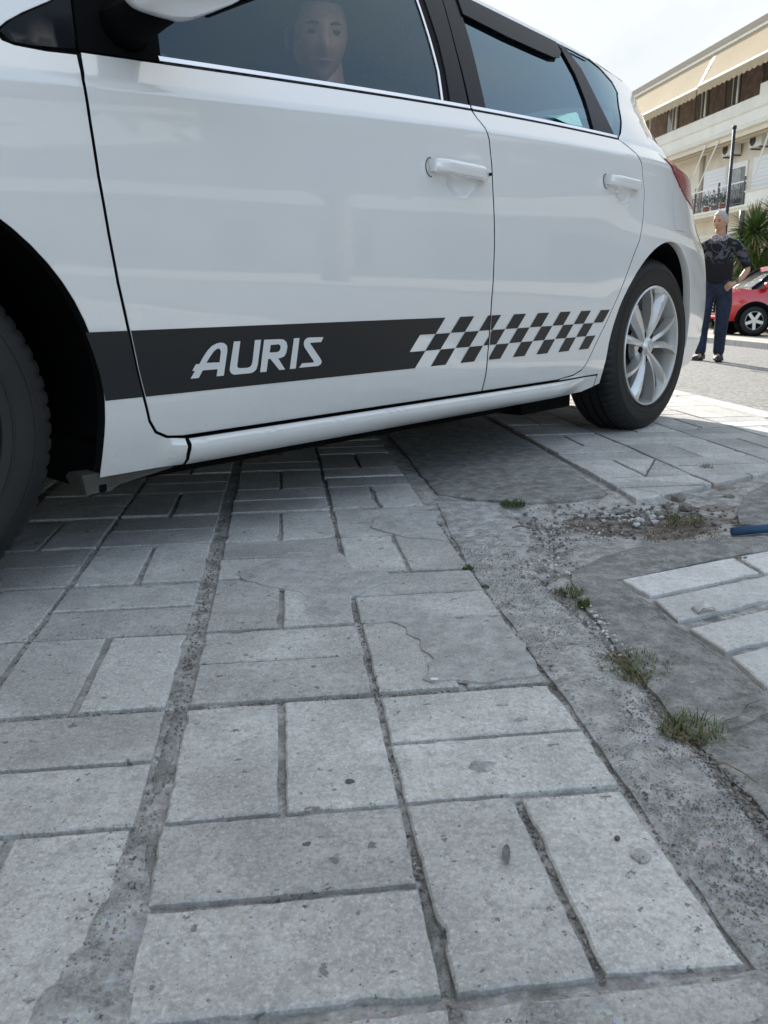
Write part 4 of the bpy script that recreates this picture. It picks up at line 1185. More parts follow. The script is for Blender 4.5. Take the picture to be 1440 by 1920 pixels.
# underbody, arches
bm = bmesh.new()
box(bm, .42, 2.18, -CW + .14, -.14, .138, .23); box(bm, -.62, -.22, -CW + .25, -.25, .19, .34); box(bm, 2.9, 3.3, -CW + .2, -.2, .17, .34); box(bm, .42, 2.18, -CW + .03, -.03, .186, .232)
box(bm, -.60, .45, -CW + .30, -.30, .24, .34); box(bm, 2.15, 3.2, -CW + .30, -.30, .24, .34)
obj('floor_pan', bm, M['under'], car)
bm = bmesh.new()
for yy in (-.10, -CW + .10 - .04):
    box(bm, .40, .70, yy - .10, yy, .125, .172); box(bm, .44, .62, yy - .26, yy - .1, .14, .20)
tube(bm, [(.66, -.14, .165), (.5, -.20, .150), (.30, -.30, .20), (.05, -.34, .26)], .026, 8)
tube(bm, [(-.12, -.25, .22), (-.12, -CW + .25, .22)], .03, 8)
tube(bm, [(1.9, -.9, .15), (1.0, -.86, .15), (.2, -.85, .2)], .03, 8)
obj('suspension', bm, M['under'], car)
bm = bmesh.new()
V_ = [(2.245, -.045, .180), (2.235, -.040, .150), (2.19, -.035, .150), (2.17, -.034, .160), (2.05, -.032, .175), (2.05, -.030, .186), (2.245, -.03, .19)]
a_ = [bm.verts.new(v) for v in V_]; b_ = [bm.verts.new((v[0], v[1] - .05, v[2])) for v in V_]
bm.faces.new(a_); bm.faces.new(b_[::-1])
for i in range(len(V_)): bm.faces.new((a_[i], b_[i], b_[(i + 1) % len(V_)], a_[(i + 1) % len(V_)]))
bmesh.ops.recalc_face_normals(bm, faces=bm.faces[:])
obj('jacking_bracket', bm, M['subframe'], car)
bm = bmesh.new(); box(bm, 2.195, 2.21, -.32, -.036, .15, .24); obj('mud_guard', bm, M['plastic'], car)
for cx, rr in ((0, .372), (2.6, .395)):
    bm = bmesh.new(); rows = []
    for y in (0, -.06, -.20, -.32):
        rows.append([bm.verts.new((cx + rr * math.cos(R(a)), y if y else min(.01, S(cx + rr * math.cos(R(a)), .31 + rr * math.sin(R(a))) - .028), .31 + rr * math.sin(R(a)))) for a in range(-20, 193, 8)])
    for a, b in zip(rows, rows[1:]):
        for i in range(len(a) - 1): bm.faces.new((a[i], a[i + 1], b[i + 1], b[i]))
    bm.faces.new(rows[-1])
    o = obj('arch_liner', bm, M['plastic'], car, smooth=False); c = bpy.data.objects.new('arch_liner', o.data); c.scale = (1, -1, 1); c.location = (0, -CW, 0); link(c, car)

# wheels
def wheel_meshes():
    SEG = 288
    bm = bmesh.new()
    prof = [(.214, -.012), (.222, -.002), (.232, .0005), (.2365, .0018), (.2375, .0034), (.2405, .0036), (.2415, .0026), (.262, .0045), (.272, .0036), (.2728, .0050), (.2758, .0046), (.2768, .0028), (.288, -.002), (.298, -.009), (.3065, -.020), (.3115, -.030), (.3140, -.040),
            (.3150, -.058), (.3082, -.0585), (.3082, -.0665), (.3155, -.067), (.3160, -.092), (.3088, -.0925), (.3088, -.1015), (.3160, -.102), (.3157, -.127), (.3085, -.1275), (.3085, -.136), (.3152, -.1365), (.3142, -.156), (.3100, -.170), (.298, -.186), (.27, -.198), (.23, -.196), (.205, -.185)]
    rings = lathe(bm, prof, SEG)
    for ri, (r, h) in enumerate(prof):
        for k, v in enumerate(rings[ri]):
            ph = k % 4
            if ri in (13, 14, 15, 16, 17) and ph == 0:
                s = (r - .0042) / r; v.co.x *= s; v.co.z *= s
            if ri in (20, 21) and ph == 2:
                s = (r - .0035) / r; v.co.x *= s; v.co.z *= s
            if ri in (4, 5) and False: pass
    bmesh.ops.recalc_face_normals(bm, faces=bm.faces[:])
    t = obj('tyre', bm, M['tyre'], None); shade_auto(t, 28)
    # rim: lip, barrel, ten twisted spokes in five pairs, hub
    bm = bmesh.new()
    lathe(bm, [(.2165, -.006), (.2165, .000), (.2130, .0025), (.2085, .0005), (.2055, -.006), (.2035, -.020), (.1985, -.034), (.195, -.06), (.190, -.11), (.186, -.17)], 96)
    def spoke(a_hub, a_rim, w0, w1, w2, tw):
        n = 12; L_ = []
        for i in range(n + 1):
            t = i / n; r = .030 + (.2065 - .030) * t
            ang = a_hub + (a_rim - a_hub) * (t ** 1.35)
            w = (w0 + (w1 - w0) * min(1, t * 2.2)) if t < .45 else (w1 + (w2 - w1) * (t - .45) / .55)
            dep = -.022 + .016 * t ** .6 + (.0 if t < .9 else -.002)
            dep += .010 * math.sin(math.pi * t)
            ca, sa = math.cos(ang), math.sin(ang)
            rad = Vector((ca, 0, sa)); tan = Vector((-sa, 0, ca)); c = rad * r
            tilt = tw * (.004 + .012 * t)
            L_.append([bm.verts.new(c + tan * (-w) + Vector((0, dep - .010 - tilt, 0))), bm.verts.new(c + tan * (-w * .22) + Vector((0, dep + .002 - tilt * .2, 0))),
                       bm.verts.new(c + tan * (w * .35) + Vector((0, dep + .0015 + tilt * .2, 0))), bm.verts.new(c + tan * w + Vector((0, dep - .006 + tilt, 0))),
                       bm.verts.new(c + tan * w * .8 + Vector((0, dep - .034, 0))), bm.verts.new(c + tan * (-w * .8) + Vector((0, dep - .034, 0)))])
        for a, b in zip(L_, L_[1:]):
            for k in range(6): bm.faces.new((a[k], a[(k + 1) % 6], b[(k + 1) % 6], b[k]))
    for g in range(5):
        base = R(90 + 72 * g)
        spoke(base + R(10), base + R(20), .0110, .0130, .0190, 1)
        spoke(base - R(10), base - R(11), .0110, .0130, .0195, -1)
    lathe(bm, [(.0005, -.010), (.026, -.011), (.030, -.014), (.034, -.020), (.058, -.026), (.068, -.036), (.070, -.06)], 40)
    bmesh.ops.recalc_face_normals(bm, faces=bm.faces[:])
    rim = obj('rim', bm, M['alloy'], None); shade_auto(rim, 32)
    bm = bmesh.new()
    lathe(bm, [(.0003, -.0055), (.012, -.0055), (.0235, -.0070), (.0265, -.0105)], 32)
    for e in ((.016, .010, 0), (.009, .0155, 0)):   # raised oval emblem
        pts = [(e[0] * math.cos(R(a)), -.0050, e[1] * math.sin(R(a))) for a in range(0, 361, 15)]
        tube(bm, pts, .0009, 5, caps=False)
    bmesh.ops.recalc_face_normals(bm, faces=bm.faces[:])
    cap = obj('hub_cap', bm, M['alloy'], None, smooth=True)
    bm = bmesh.new(); tube(bm, [(0, 0, 0), (0, .0105, 0)], .0120, 14)
    nuts = obj('nut_recess', bm, M['rubber'], None)
    bm = bmesh.new()
    lathe(bm, [(.02, -.075), (.135, -.075), (.135, -.098), (.02, -.098)], 48)
    box(bm, -.13, -.075, -.125, -.052, -.05, .06)
    disc = obj('brake_disc', bm, M['disc'], None)
    return t, rim, cap, nuts, disc
WM = wheel_meshes()
def place_wheel(a, side, steer=0, spin=0, first=False, cam=0):
    w = bpy.data.objects.new('wheel', None); w.empty_display_size = .1
    link(w, car)
    w.location = (a, 0 if side > 0 else -CW, .3125)
    w.rotation_euler = (0, R(spin), R(steer))
    if side < 0: w.scale = (1, -1, 1)
    for m_ in WM:
        if m_ is WM[3]:
            for g in range(5):
                a = R(90 + 36 + 72 * g); c = m_ if (first and g == 0) else bpy.data.objects.new(m_.name, m_.data)
                c.location = (.0475 * math.cos(a), -.030, .0475 * math.sin(a))
                if first and g == 0: c.parent = w
                else: link(c, w)
            continue
        if first: m_.parent = w
        else:
            c = bpy.data.objects.new(m_.name, m_.data); link(c, w)
place_wheel(0, 1, spin=-4, first=True)
place_wheel(0, -1, spin=20); place_wheel(2.620, 1, spin=33, steer=-6); place_wheel(2.6, -1, spin=50, steer=-4)

# cabin
def soft(name, parts, mat, parent=car, bev=.03):
    bm = bmesh.new()
    for (x0, x1, y0, y1, z0, z1, lean) in parts:
        v = box(bm, x0, x1, y0, y1, z0, z1)
        for q in v: q.co.x -= (q.co.z - z0) * lean
    bmesh.ops.bevel(bm, geom=bm.edges[:], offset=bev, segments=3, affect='EDGES')
    return obj(name, bm, M[mat], parent, smooth=True)
for yc in (-.46, -1.24):
    s = soft('front_seat', [(1.10, 1.55, yc - .25, yc + .25, .38, .55, 0), (1.08, 1.22, yc - .25, yc + .25, .50, 1.08, .28)], 'seat')
    soft('headrest', [(.945, 1.045, yc - .135, yc + .135, 1.075, 1.26, .12)], 'seat', parent=s, bev=.035)
soft('rear_seat', [(.35, .85, -1.45, -.25, .38, .56, 0), (.25, .42, -1.45, -.25, .52, 1.06, .3)], 'seat')
soft('dashboard', [(1.85, 2.40, -1.58, -.12, .60, .93, -.1)], 'interior', bev=.05)
bm = bmesh.new()
c0 = Vector((1.70, -.47, .88)); ax = Vector((-.55, 0, .35))
pts = []
for i in range(25):
    t = 2 * math.pi * i / 24; pts.append(c0 + Vector((0, .185 * math.cos(t), 0)) + Vector((.42, 0, .82)).normalized() * .185 * math.sin(t))
tube(bm, pts, .015, 8, caps=False); tube(bm, [c0, c0 + Vector((.3, 0, -.15))], .03, 8)
box(bm, c0.x - .02, c0.x + .03, c0.y - .17, c0.y + .17, c0.z - .02, c0.z + .02)
obj('steering_wheel', bm, M['interior'], car, smooth=True)
# door cards and headliner
bm = bmesh.new()
for y0, y1 in ((-.115, -.075), (-CW + .075, -CW + .115)): box(bm, .42, 2.12, y0, y1, .25, .90)
box(bm, -.45, .2, -.33, -.29, .35, 1.0); box(bm, -.45, .2, -CW + .29, -CW + .33, .35, 1.0); box(bm, -.52, .25, -CW + .33, -.33, .55, .93)
obj('door_card', bm, M['interior'], car)
hl = loft('headliner', [(a, ztop(a) - .022, .105, 0) for a in (-.38, 0, .4, .8, 1.2, 1.5, 1.7)], 'headliner', 0)
hl.scale = (1, 1, 1)
# card tucked into the lower rear corner of the rear side window
bm = bmesh.new(); vq = [(.743, .9995), (.70, 1.004), (.64, 1.016), (.566, 1.033), (.556, 1.030), (.547, .9925), (.60, .9895), (.64, .9905), (.672, .994), (.70, .9975)]
bm.faces.new([bm.verts.new((a, S(a, z) - .001, z)) for a, z in vq]); bmesh.ops.solidify(bm, geom=bm.faces[:], thickness=.002)
o = obj('folded_card', bm, M['paper']); o.matrix_world = Matrix.Translation(car.location) @ Matrix.Rotation(car.rotation_euler.z, 4, 'Z')
tag(o, 'pale green card tucked in the lower corner of the rear side window', 'card')

# ================================================================ PEOPLE
def skin_obj(name, verts, edges, radii, mat, parent=None, sub=2, root=0, post=None):
    me = bpy.data.meshes.new(name); me.from_pydata([tuple(v) for v in verts], edges, [])
    o = bpy.data.objects.new(name + '_tmp', me); COL.objects.link(o)
    o.modifiers.new('s', 'SKIN'); sk = me.skin_vertices[0].data
    for i, r in enumerate(radii): sk[i].radius = r if isinstance(r, tuple) else (r, r); sk[i].use_root = (i == root)
    o.modifiers['s'].use_smooth_shade = True
    s = o.modifiers.new('d', 'SUBSURF'); s.levels = sub; s.render_levels = sub
    dg = bpy.context.evaluated_depsgraph_get(); dg.update()
    m2 = bpy.data.meshes.new_from_object(o.evaluated_get(dg)); m2.name = name
    bpy.data.objects.remove(o); bpy.data.meshes.remove(me)
    m2.materials.clear(); m2.materials.append(M[mat])
    for p in m2.polygons: p.use_smooth = True; p.material_index = 0
    return link(bpy.data.objects.new(name, m2), parent)
def head_verts(bm, Mx, s=1.0):
    """adult head, face towards -Y, centre at origin, about .23 tall"""
    n1, n2 = 30, 40; rings = []
    for i in range(n1 + 1):
        th = math.pi * i / n1; ring = []
        for k in range(n2):
            ph = 2 * math.pi * k / n2
            x = math.sin(th) * math.sin(ph); y = -math.sin(th) * math.cos(ph); z = math.cos(th)
            X = .076 * x; Y = .098 * y; Z = .118 * z
            if z < 0:                                  # jaw narrows, chin forward
                X *= 1 - .30 * (-z) ** 1.4; Y = Y * (1 - .22 * (-z) ** 2) - .014 * (-z) ** 2
                if y > 0: Y *= 1 - .35 * (-z)
            front = max(0, -y)
            g = lambda cx, cz, sx, sz: math.exp(-((X - cx) / sx) ** 2 - ((Z - cz) / sz) ** 2)
            if front > .2:
                d = .0
                d += .024 * g(0, -.028, .011, .020) + .012 * g(0, -.005, .008, .026)      # nose
                d += .008 * g(-.010, -.036, .007, .008) + .008 * g(.010, -.036, .007, .008)
                d -= .012 * (g(-.031, .006, .016, .010) + g(.031, .006, .016, .010))      # eye sockets
                d += .006 * (g(-.030, .026, .022, .007) + g(.030, .026, .022, .007))      # brow
                d += .006 * g(0, -.061, .024, .007) + .003 * g(0, -.052, .022, .005) - .004 * g(0, -.0565, .022, .003)  # lips
                d += .008 * g(0, -.094, .020, .014)                                        # chin
                d += .004 * (g(-.045, -.018, .016, .014) + g(.045, -.018, .016, .014))
                Y -= d * min(1, front * 1.6)
            ring.append(bm.verts.new(Mx @ (Vector((X, Y, Z)) * s)))
        rings.append(ring)
    for a, b in zip(rings, rings[1:]):
        for k in range(n2):
            bm.faces.new((a[k], b[k], b[(k + 1) % n2], a[(k + 1) % n2]))
    for sx in (-1, 1):                                 # ears
        for i in range(1):
            res = bmesh.ops.create_icosphere(bm, subdivisions=2, radius=1)
            for v in res['verts']:
                v.co = Mx @ (Vector((sx * (.076 + v.co.x * sx * .009 + max(0, v.co.y) * .008), .012 + v.co.y * .017, -.008 + v.co.z * .031)) * s)
def head_extras(parent, Mx, s, hair, full=.52):
    bm = bmesh.new()
    n1, n2 = 16, 36; rings = []
    for i in range(n1 + 1):
        th = R(108) * i / n1; ring = []
        for k in range(n2):
            ph = 2 * math.pi * k / n2
            lim = 1.0
            c = -math.cos(ph)          # -1 at the face
            lim = full + (1 - full) * min(1, max(0, (c + .68) / .5))
            t2 = th * lim
            x = math.sin(t2) * math.sin(ph); y = -math.sin(t2) * math.cos(ph); z = math.cos(t2)
            k2 = 1.025 + .05 * noise.noise(Vector((x * 6, y * 6, z * 6))) - (.05 if i == n1 else 0)
            ring.append(bm.verts.new(Mx @ (Vector((.079 * x * k2, .101 * y * k2, .121 * z * k2)) * s)))
        rings.append(ring)
    for a, b in zip(rings, rings[1:]):
        for k in range(n2): bm.faces.new((a[k], b[k], b[(k + 1) % n2], a[(k + 1) % n2]))
    obj('hair', bm, M[hair], parent, smooth=True)
    for sx in (-1, 1):
        bm = bmesh.new(); blob(bm, Mx @ (Vector((sx * .031, -.083, .005)) * s), .0105 * s, 2, 0, (1.15, 1, .55)); obj('eye', bm, M['eye'], parent, smooth=True)
        bm = bmesh.new(); tube(bm, [Mx @ (Vector((sx * (.014 + .008 * i), -.0965 + .0022 * i * i * .6, .022 + .003 * math.sin(i * .8))) * s) for i in range(5)], [.0022 * s, .0035 * s, .0035 * s, .003 * s, .0015 * s], 6)
        obj('eyebrow', bm, M[hair if hair != 'hair_white' else 'straw'], parent, smooth=True)
    bm = bmesh.new(); tube(bm, [Mx @ (Vector((x, -.1035 + abs(x) * .32, -.0575 - abs(x) * .05)) * s) for x in (-.024, -.015, -.007, 0, .007, .015, .024)], [.001 * s, .003 * s, .004 * s, .0037 * s, .004 * s, .003 * s, .001 * s], 6)
    obj('lips', bm, M['lip'], parent, smooth=True)
def hand_bm(bm, wrist, dirv, up, s=1.0, curl=.9):
    """palm and five bent fingers starting at the wrist"""
    d = Vector(dirv).normalized(); u = Vector(up).normalized(); sd_ = d.cross(u).normalized(); u = sd_.cross(d)
    w = Vector(wrist)
    tube(bm, [w - d * .01, w + d * .02 * s, w + d * .055 * s, w + d * .085 * s], [.024 * s, .030 * s, .036 * s, .030 * s], 12)
    for i, (off, L_, r) in enumerate([(-.030, .070, .0088), (-.010, .080, .0092), (.011, .075, .0088), (.030, .060, .0078)]):
        p = w + d * .075 * s + sd_ * off * s; pts = [p]; ang = 0; dd = d.copy()
        for k, f in enumerate((.45, .32, .23)):
            ang += curl * (.5 + .25 * k); dd = (d * math.cos(ang) + u * math.sin(ang)); p = p + dd * L_ * f * s; pts.append(p)
        tube(bm, pts, [r * s * 1.1, r * s, r * s * .9, r * s * .7], 8)
    p = w + d * .03 * s - sd_ * .030 * s; tdir = (d * .7 - sd_ * .75 + u * .35).normalized()
    tube(bm, [p, p + tdir * .032 * s, p + (tdir * .6 + d * .3 + u * .3).normalized() * .060 * s], [.013 * s, .0105 * s, .0085 * s], 8)

# ---- man standing in the road behind the car
man = empty('person', (4.04, 10.40, -.325), R(180 - 180) + math.atan2(-4.04, 10.4) * -1 * -1)
man.rotation_euler = (0, 0, math.atan2(10.4, 4.04) - R(90) - R(4))
tag(man, 'grey-haired man in a black printed sweater, scarf and jeans standing in the road', 'person')
# local: faces -Y (towards the camera), +X = right in the picture (his left)
# body: head, neck, arms, hands
bv = [(0, 0, .98), (0, .01, 1.15), (0, .01, 1.33), (0, .015, 1.45), (-.01, .0, 1.52),
      (.10, .015, 1.41), (.19, .01, 1.37), (.27, .03, 1.22), (.335, .03, 1.08), (.28, -.08, .985), (.215, -.15, .925),
      (-.10, .015, 1.41), (-.19, .01, 1.37), (-.25, .0, 1.2), (-.28, -.02, 1.06), (-.30, -.07, .94), (-.31, -.10, .85),
      (.085, 0, .92), (.10, -.01, .70), (.095, 0, .50), (.09, .02, .30), (.085, .03, .09), (.09, -.10, .035),
      (-.085, 0, .92), (-.11, -.01, .70), (-.115, 0, .50), (-.12, .02, .30), (-.12, .03, .09), (-.14, -.10, .035)]
be = [(0, 1), (1, 2), (2, 3), (3, 4), (2, 5), (5, 6), (6, 7), (7, 8), (8, 9), (9, 10), (2, 11), (11, 12), (12, 13), (13, 14), (14, 15), (15, 16),
      (0, 17), (17, 18), (18, 19), (19, 20), (20, 21), (21, 22), (0, 23), (23, 24), (24, 25), (25, 26), (26, 27), (27, 28)]
br = [(.10, .08), (.10, .08), (.11, .09), (.06, .06), (.055, .055), (.075, .07), (.06, .06), (.045, .045), (.040, .040), (.034, .034), (.026, .026),
      (.075, .07), (.06, .06), (.045, .045), (.040, .040), (.034, .034), (.026, .026),
      (.085, .085), (.075, .075), (.055, .055), (.052, .052), (.035, .035), (.03, .03), (.085, .085), (.075, .075), (.055, .055), (.052, .052), (.035, .035), (.03, .03)]
body = skin_obj('body', bv, be, br, 'skin', man, sub=2)
bm = bmesh.new(); bm.from_mesh(body.data)
HM = Matrix.Translation((-.012, -.015, 1.635)) @ Matrix.Rotation(R(-24), 4, 'Z') @ Matrix.Rotation(R(4), 4, 'X')
head_verts(bm, HM, 1.0)
tube(bm, [(0, .015, 1.42), (-.004, .008, 1.50), (-.008, .0, 1.57)], [.062, .058, .056], 16)
hand_bm(bm, (.215, -.15, .925), (-.7, -.25, -.35), (.1, .6, -.3), 1.0, 1.0)
hand_bm(bm, (-.31, -.10, .85), (-.05, -.3, -1), (.8, -.2, 0), 1.0, .6)
bm.to_mesh(body.data); bm.free()
for p in body.data.polygons: p.use_smooth = True
head_extras(man, HM, 1.0, 'hair_white', .50)
# clothing
sv = [(0, .0, .84), (0, .005, 1.02), (0, .01, 1.22), (0, .01, 1.35), (0, .015, 1.44), (.12, .015, 1.395), (.20, .01, 1.345), (.275, .03, 1.22), (.338, .03, 1.095),
      (-.12, .015, 1.395), (-.20, .01, 1.345), (-.255, .0, 1.2), (-.285, -.02, 1.06), (-.30, -.06, .95)]
se = [(0, 1), (1, 2), (2, 3), (3, 4), (3, 5), (5, 6), (6, 7), (7, 8), (3, 9), (9, 10), (10, 11), (11, 12), (12, 13)]
sr = [(.190, .145), (.190, .150), (.190, .150), (.175, .135), (.085, .08), (.110, .10), (.090, .088), (.062, .062), (.058, .058), (.095, .09), (.075, .075), (.062, .062), (.056, .056), (.050, .050)]
skin_obj('sweater', sv, se, sr, 'sweater', man, sub=2)
skin_obj('jeans', [(0, 0, 1.06), (0, 0, .90), (.088, 0, .84), (.105, -.01, .68), (.098, 0, .48), (.092, .02, .28), (.09, .02, .055), (-.088, 0, .84), (-.112, -.01, .68), (-.118, 0, .48), (-.122, .02, .28), (-.122, .02, .055)],
         [(0, 1), (1, 2), (2, 3), (3, 4), (4, 5), (5, 6), (1, 7), (7, 8), (8, 9), (9, 10), (10, 11)],
         [(.160, .125), (.172, .130), (.118, .12), (.100, .104), (.080, .086), (.070, .074), (.068, .072), (.118, .12), (.100, .104), (.080, .086), (.070, .074), (.068, .072)], 'jeans', man, sub=2)
for (fx, a) in ((.092, .12), (-.135, -.25)):
    bm = bmesh.new(); v = box(bm, -.055, .055, -.19, .10, 0, .105)
    for q in v:
        if q.co.y < 0 and q.co.z > .05: q.co.z = .055
    bmesh.ops.bevel(bm, geom=bm.edges[:], offset=.022, segments=3, affect='EDGES')
    o = obj('shoe', bm, M['shoe'], man, smooth=True); o.location = (fx, .01, 0); o.rotation_euler = (0, 0, a)
    bm = bmesh.new(); v = box(bm, -.046, -.004, -.12, .0, .012, .074); bmesh.ops.bevel(bm, geom=bm.edges[:], offset=.012, segments=2, affect='EDGES')
    obj('shoe_patch', bm, M['shoe_white'], o, smooth=True)
bm = bmesh.new()
for j, (rr_, z) in enumerate(((.098, 1.418), (.088, 1.440), (.078, 1.462))):
    tube(bm, [(rr_ * math.cos(R(a)) - .004, .010 + rr_ * .85 * math.sin(R(a)) - .012 * j, z + .012 * math.sin(R(a * 3 + j * 50))) for a in range(0, 361, 20)], .018, 8, caps=False)
obj('scarf', bm, M['scarf'], man, smooth=True)
bm = bmesh.new()
tube(bm, [(.085 * math.sin(R(a)), -.125 - .012 * math.cos(R(a)), 1.41 - .130 * max(0, math.cos(R(a))) ** .7) for a in range(-90, 91, 10)], .0028, 6)
obj('necklace', bm, M['iron'], man, smooth=True)
bm = bmesh.new(); tube(bm, [(.235 - .02, -.13, .955), (.245, -.125, .945)], .031, 12); obj('wristwatch', bm, M['iron'], man)

# ---- driver behind the front window, looking out
drv = empty('person', (0, 0, 0)); drv.matrix_world = Matrix.Translation(car.location) @ Matrix.Rotation(car.rotation_euler.z, 4, 'Z') @ Matrix.Translation((1.235, -.43, .40))
tag(drv, 'dark-haired driver looking out through the front side window of the white car', 'person')
# local x forward in the car, y outward
dv = [(0, 0, .18), (-.02, 0, .40), (-.04, 0, .56), (-.01, 0, .64), (.02, .01, .69), (-.04, .12, .56), (-.03, .20, .50), (.12, .22, .34), (.30, .16, .42), (.40, .08, .50),
      (-.04, -.12, .56), (-.03, -.20, .50), (.12, -.22, .34), (.30, -.16, .42), (.40, -.08, .50), (.10, .09, .17), (.38, .10, .22), (.55, .10, -.02), (.10, -.09, .17), (.38, -.10, .22), (.55, -.10, -.02)]
de = [(0, 1), (1, 2), (2, 3), (3, 4), (2, 5), (5, 6), (6, 7), (7, 8), (8, 9), (2, 10), (10, 11), (11, 12), (12, 13), (13, 14), (0, 15), (15, 16), (16, 17), (0, 18), (18, 19), (19, 20)]
dr = [(.12, .15), (.11, .15), (.09, .12), (.058, .058), (.055, .055), (.07, .07), (.062, .062), (.047, .047), (.038, .038), (.028, .028), (.07, .07), (.062, .062), (.047, .047), (.038, .038), (.028, .028),
      (.085, .085), (.07, .07), (.05, .05), (.085, .085), (.07, .07), (.05, .05)]
db = skin_obj('body', dv, de, dr, 'skin', drv, sub=2)
bm = bmesh.new(); bm.from_mesh(db.data)
# face turned to the camera: local direction from the head to the lens
ang = math.atan2(1.82, 1.70)          # towards +x+y
DM = Matrix.Translation((.035, .03, .775)) @ Matrix.Rotation(ang + R(90) + R(10), 4, 'Z') @ Matrix.Rotation(R(12), 4, 'X')
head_verts(bm, DM, 1.02)
tube(bm, [(-.02, 0, .58), (.0, .01, .66), (.02, .02, .72)], [.062, .058, .056], 16)
hand_bm(bm, (.40, .08, .50), (.8, .0, .3), (0, 0, 1), 1, 1.1); hand_bm(bm, (.40, -.08, .50), (.8, .0, .3), (0, 0, 1), 1, 1.1)
bm.to_mesh(db.data); bm.free()
for p in db.data.polygons: p.use_smooth = True
head_extras(drv, DM, 1.02, 'hair_dark', .50)
skin_obj('shirt', [dv[i] for i in (0, 1, 2, 3, 5, 6, 7, 8, 10, 11, 12, 13)], [(0, 1), (1, 2), (2, 3), (2, 4), (4, 5), (5, 6), (6, 7), (2, 8), (8, 9), (9, 10), (10, 11)],
         [(.135, .165), (.125, .165), (.11, .14), (.072, .072), (.082, .082), (.074, .074), (.060, .060), (.050, .050), (.082, .082), (.074, .074), (.060, .060), (.050, .050)], 'driver_shirt', drv, sub=2)

# ================================================================ THE APARTMENT BUILDING ACROSS THE STREET
# street frame: x = u across, y = v along, z up; balcony fronts stand at u = 18.2, walls at u = 19.3
def bx(name, par, mat, x0, x1, y0, y1, z0, z1, bev=0):
    bm = bmesh.new(); box(bm, x0, x1, y0, y1, z0, z1)
    if bev: bmesh.ops.bevel(bm, geom=bm.edges[:], offset=bev, segments=1, affect='EDGES')
    return obj(name, bm, M[mat], par)
def building(v0, v1, label, detail=True):
    b = empty('apartment_building'); gobj(b); tag(b, label, 'building')
    UW, UB = 19.3, 18.2
    bx('wall', b, 'wall', UW, UW + 9, v0, v1, -.6, 6.60)
    bx('upper_wall', b, 'brown', UW + .15, UW + 8.8, v0 + .1, v1 - .1, 6.60, 9.80)
    bx('roof', b, 'roof_edge', UB - .15, UW + 9.2, v0 - .2, v1 + .2, 10.08, 10.30)
    bx('roof_soffit', b, 'wall_white', UB - .12, UW + 9.1, v0 - .15, v1 + .15, 9.96, 10.076)
    # top floor: parapet band with a shadow line, stepping up at the near end
    p = bx('balcony_slab', b, 'wall_white', UB, UW + .12, v0, v1, 6.60, 6.78)
    bx('parapet', b, 'wall_white', UB - .012, UB + .12, v0, v1, 6.782, 7.18); bx('parapet_cap', b, 'wall', UB - .03, UB + .14, v0, v1, 7.184, 7.24)
    bx('parapet_moulding', b, 'wall', UB - .05, UB - .014, v0, v1, 6.62, 6.70)
    bx('parapet_upper', b, 'wall_white', UB, UB + .11, v0, 32.2 if detail else v0 + 2, 7.243, 8.02)
    bx('parapet_upper', b, 'wall_white', UB + .002, UB + .11, 32.2 if detail else v0 + 2, v1, 7.243, 7.66)
    # first floor slab
    bx('balcony_slab', b, 'wall', UB, UW - .002, v0, v1, 3.58, 3.80); bx('slab_moulding', b, 'wall_white', UB - .04, UB - .002, v0, v1, 3.72, 3.80)
    bx('ledge', b, 'fabric' if False else 'wall', UB + .1, UW - .002, v0, v1, 6.42, 6.598)
    return b, UW, UB
bld, UW, UB = building(25.0, 46.0, 'three-storey cream apartment building with beige awnings across the street')
# side wall of the near balcony bay (solid pale parapet right of the railing)
bx('solid_parapet', bld, 'wall_white', UB + .003, UB + .13, 25.0, 32.55, 3.802, 4.24); bx('parapet_cap', bld, 'wall', UB - .03, UB + .16, 25.0, 32.6, 4.243, 4.30)
# ground floor recess
for v in (27, 30.2, 33.4, 36.6, 39.8, 43):
    w = bx('shop_window', bld, 'win_dark', UW - .02, UW - .005, v, v + 2.4, -.3, 2.6); bx('window_frame', w, 'iron', UW - .035, UW - .022, v + 1.17, v + 1.23, -.3, 2.6)
bx('string_course', bld, 'wall_white', UW - .07, UW - .003, 25, 46, 2.85, 2.98)
# upper floor windows and posts between parapet and awning
for v in (30.5, 33.0, 35.9, 38.6, 41.5):
    w = bx('window', bld, 'win_dark', UW + .12, UW + .146, v, v + 1.15, 7.0, 9.2); bx('window_frame', w, 'white_metal', UW + .09, UW + .118, v + .55, v + .60, 7.0, 9.2)
    bx('window_shutter', bld, 'brown', UW + .10, UW + .147, v + 1.2, v + 1.85, 7.0, 9.2)
for v in (31.2, 33.9, 36.5, 39.2, 42): bx('parapet_post', bld, 'white_metal', UB + .02, UB + .07, v, v + .05, 7.70, 9.0)
